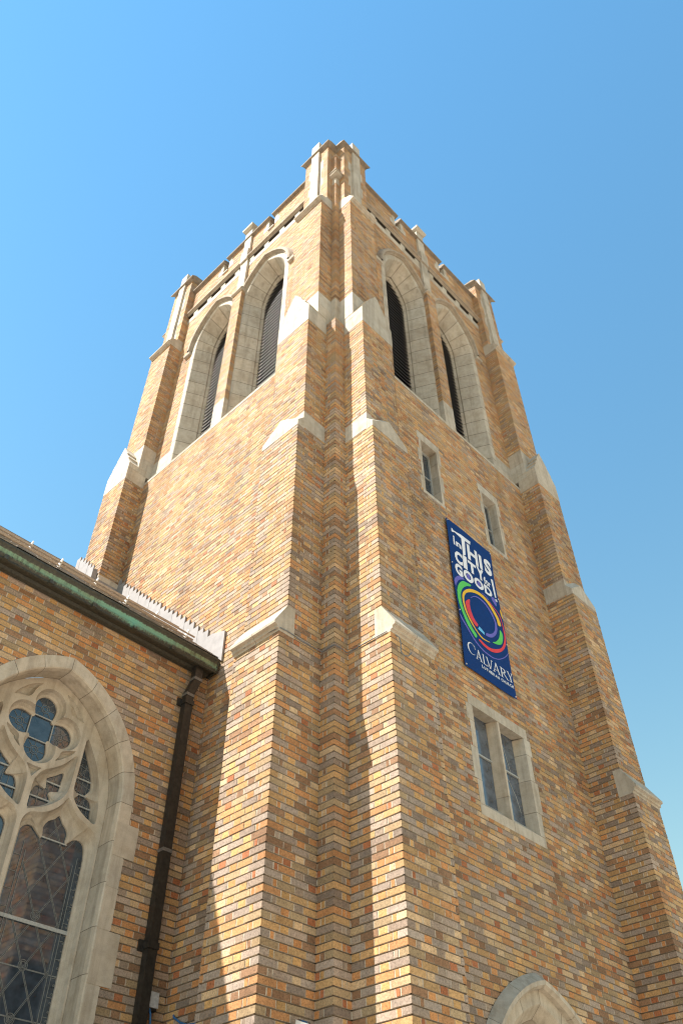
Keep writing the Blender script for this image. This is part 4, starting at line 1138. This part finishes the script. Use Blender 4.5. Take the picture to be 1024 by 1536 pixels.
glyph('C', (.107, .288, .590, .822), 'letter_c', .05); glyph('I', (.300, .392, .572, .826), 'letter_i', .05); glyph('T', (.412, .612, .600, .818), 'letter_t', .05); glyph('Y', (.622, .815, .575, .818), 'letter_y', .05)
glyph('G', (.085, .258, .842, 1.060), 'letter_g', .05); glyph('O', (.278, .505, .840, 1.052), 'letter_o', .05); glyph('O', (.525, .745, .840, 1.040), 'letter_o', .05); glyph('D', (.765, .955, .850, 1.036), 'letter_d', .05)
glyph('f', (.792, .845, .680, .830), 'letter_f', .03); glyph('o', (.842, .905, .720, .832), 'letter_o', .03); glyph('r', (.912, .965, .725, .828), 'letter_r', .03)
poly_letter([[(1.008, .600), (1.066, .590), (1.062, .955), (1.022, .968)], [(1.018, 1.0), (1.048, .99), (1.066, 1.01), (1.062, 1.04), (1.035, 1.045), (1.018, 1.03)]], 'exclamation_mark')
for cx, cy, rx, ry in ((.392, .946, .040, .050), (.636, .940, .040, .048)):
    poly_letter([[(cx + rx * cos(2 * pi * k / 16), cy + ry * sin(2 * pi * k / 16)) for k in range(16)]], 'purple_dot', 'purple', .0040)
# serif capitals
def stroke(a, b, w):
    (x0_, y0_), (x1_, y1_) = a, b; return [(x0_ - w / 2, y0_), (x0_ + w / 2, y0_), (x1_ + w / 2, y1_), (x1_ - w / 2, y1_)]
def serif(x, y, w=.045, h=.008): return [(x - w / 2, y - h / 2), (x + w / 2, y - h / 2), (x + w / 2, y + h / 2), (x - w / 2, y + h / 2)]
Tt, Tb = 2.298, 2.452
Cp = []
for k in range(25):
    a = radians(48 + 264 * k / 24); Cp.append((.195 - .0 + .095 * cos(-a), 2.345 + .093 * sin(-a)))
for k in range(24, -1, -1):
    a = radians(48 + 264 * k / 24); Cp.append((.203 + .075 * cos(-a), 2.345 + .086 * sin(-a)))
poly_letter([Cp, [(.262, 2.262), (.272, 2.262), (.278, 2.325), (.268, 2.325)]], 'letter_c')
def letA(x0_, x1_):
    m_ = (x0_ + x1_) / 2
    return [stroke((m_, Tt), (x0_ + .022, Tb), .012), stroke((m_ - .002, Tt - .012), (x1_ - .028, Tb), .024), serif(x0_ + .022, Tb), serif(x1_ - .028, Tb, .055), [(x0_ + .045, 2.404), (x1_ - .055, 2.404), (x1_ - .053, 2.411), (x0_ + .043, 2.411)]]
def overlay(polys, name):
    c = MB()
    for i, pl in enumerate(polys):
        for tri in fill2d([pl]): c.face([bp(u, v, .0046 + .0002 * i) for u, v in tri])
    c.build(name, M['white'], cl, recalc=False)
overlay(letA(.275, .425), 'letter_a')
overlay([stroke((.462, Tt), (.462, Tb), .022), serif(.462, Tt), [(.44, 2.444), (.54, 2.444), (.546, 2.410), (.552, 2.410), (.548, 2.454), (.44, 2.454)]], 'letter_l')
overlay([stroke((.545, Tt), (.600, Tb + .008), .022), stroke((.658, Tt), (.604, Tb + .008), .011), serif(.545, Tt), serif(.658, Tt)], 'letter_v')
overlay(letA(.665, .835), 'letter_a')
Rb = [( .868, 2.300), (.93, 2.300), (.955, 2.315), (.958, 2.345), (.94, 2.368), (.90, 2.376), (.868, 2.376), (.868, 2.368), (.90, 2.367), (.925, 2.358), (.936, 2.338), (.93, 2.318), (.91, 2.309), (.868, 2.309)]
overlay([stroke((.868, Tt), (.868, Tb), .022), serif(.862, Tt), serif(.868, Tb), Rb, stroke((.905, 2.374), (.985, Tb), .022), serif(.99, Tb)], 'letter_r')
overlay([stroke((1.012, Tt), (1.058, 2.378), .020), stroke((1.105, Tt), (1.062, 2.378), .010), stroke((1.060, 2.372), (1.060, Tb), .021), serif(1.012, Tt), serif(1.100, Tt, .035), serif(1.060, Tb)], 'letter_y')
def word(txt, u0_, u1_, v0_, v1_):
    widths = {'I': .5, ' ': .5}; tot = sum(widths.get(ch, 1.) for ch in txt); u = u0_
    for ch in txt:
        w_ = (u1_ - u0_) / tot * widths.get(ch, 1.)
        if ch != ' ': glyph(ch, (u + w_ * .10, u + w_ * .88, v0_, v1_), 'letter_' + ch.lower(), .03)
        u += w_
word('LUTHERAN', .385, .790, 2.495, 2.545); word('CHURCH', .820, 1.100, 2.495, 2.545)
for u, v in ((.028, .03), (1.10, .03), (.028, 2.67), (1.10, 2.67), (.02, .9), (.02, 1.79), (1.108, .95), (1.108, 1.80)):
    c = MB(); tube(c, [bp(u, v, .002), bp(u, v, .010)], .011, seg=12); c.build('grommet', M['bracket'], cl)

# ================================================================== light and sky
sun_dir = Vector((1, -.565, -1.68)).normalized()
el = math.asin(-sun_dir.z); az = atan2(-sun_dir.x, -sun_dir.y)      # compass angle of the sun from +Y towards +X
world = bpy.data.worlds.new('World'); scene.world = world; world.use_nodes = True
nt = world.node_tree; nt.nodes.clear()
sky = nt.nodes.new('ShaderNodeTexSky'); sky.sky_type = 'NISHITA'; sky.sun_disc = False
sky.sun_elevation = el; sky.sun_rotation = az; sky.air_density = 3.0; sky.dust_density = .0; sky.ozone_density = 5.5; sky.altitude = 0
bg = nt.nodes.new('ShaderNodeBackground'); bg.inputs[1].default_value = .060
wo = nt.nodes.new('ShaderNodeOutputWorld')
hs = nt.nodes.new('ShaderNodeHueSaturation'); hs.inputs['Saturation'].default_value = 1.31
nt.links.new(sky.outputs[0], hs.inputs['Color']); nt.links.new(hs.outputs[0], bg.inputs[0]); nt.links.new(bg.outputs[0], wo.inputs[0])
sl = bpy.data.lights.new('sun', 'SUN'); sl.energy = 4.7; sl.angle = radians(.53); sl.color = (1, .93, .84)
so = bpy.data.objects.new('sun', sl); COL.objects.link(so); so.location = (-10, 6, 30)
so.rotation_euler = sun_dir.to_track_quat('-Z', 'Y').to_euler()

# ================================================================== camera
cam = bpy.data.cameras.new('camera'); co = bpy.data.objects.new('camera', cam); COL.objects.link(co)
cam.sensor_fit = 'VERTICAL'; cam.sensor_height = 36; cam.lens = 1245. / 1536 * 36; cam.clip_end = 8000; cam.clip_start = .05
pitch, yaw, roll = 0.79746386, 0.76164288, -0.00515435
cp, sp_ = cos(pitch), sin(pitch)
Fw = Vector((cos(yaw) * cp, sin(yaw) * cp, sp_)); Rr = Fw.cross(Vector((0, 0, 1))).normalized(); Uu = Rr.cross(Fw)
c_, s_ = cos(roll), sin(roll); R1 = Rr * c_ + Uu * s_; U1 = -Rr * s_ + Uu * c_
mt = Matrix((R1, U1, -Fw)).transposed().to_4x4()
mt.translation = Vector((-7.18 * cos(radians(44.295)), -7.18 * sin(radians(44.295)), 1.6))
co.matrix_world = mt
scene.camera = co
scene.render.resolution_x = 682; scene.render.resolution_y = 1024
scene.view_settings.view_transform = 'Standard'; scene.view_settings.look = 'None'
scene.view_settings.exposure = 1.60; scene.view_settings.gamma = 1
scene.cycles.filter_width = 1.15
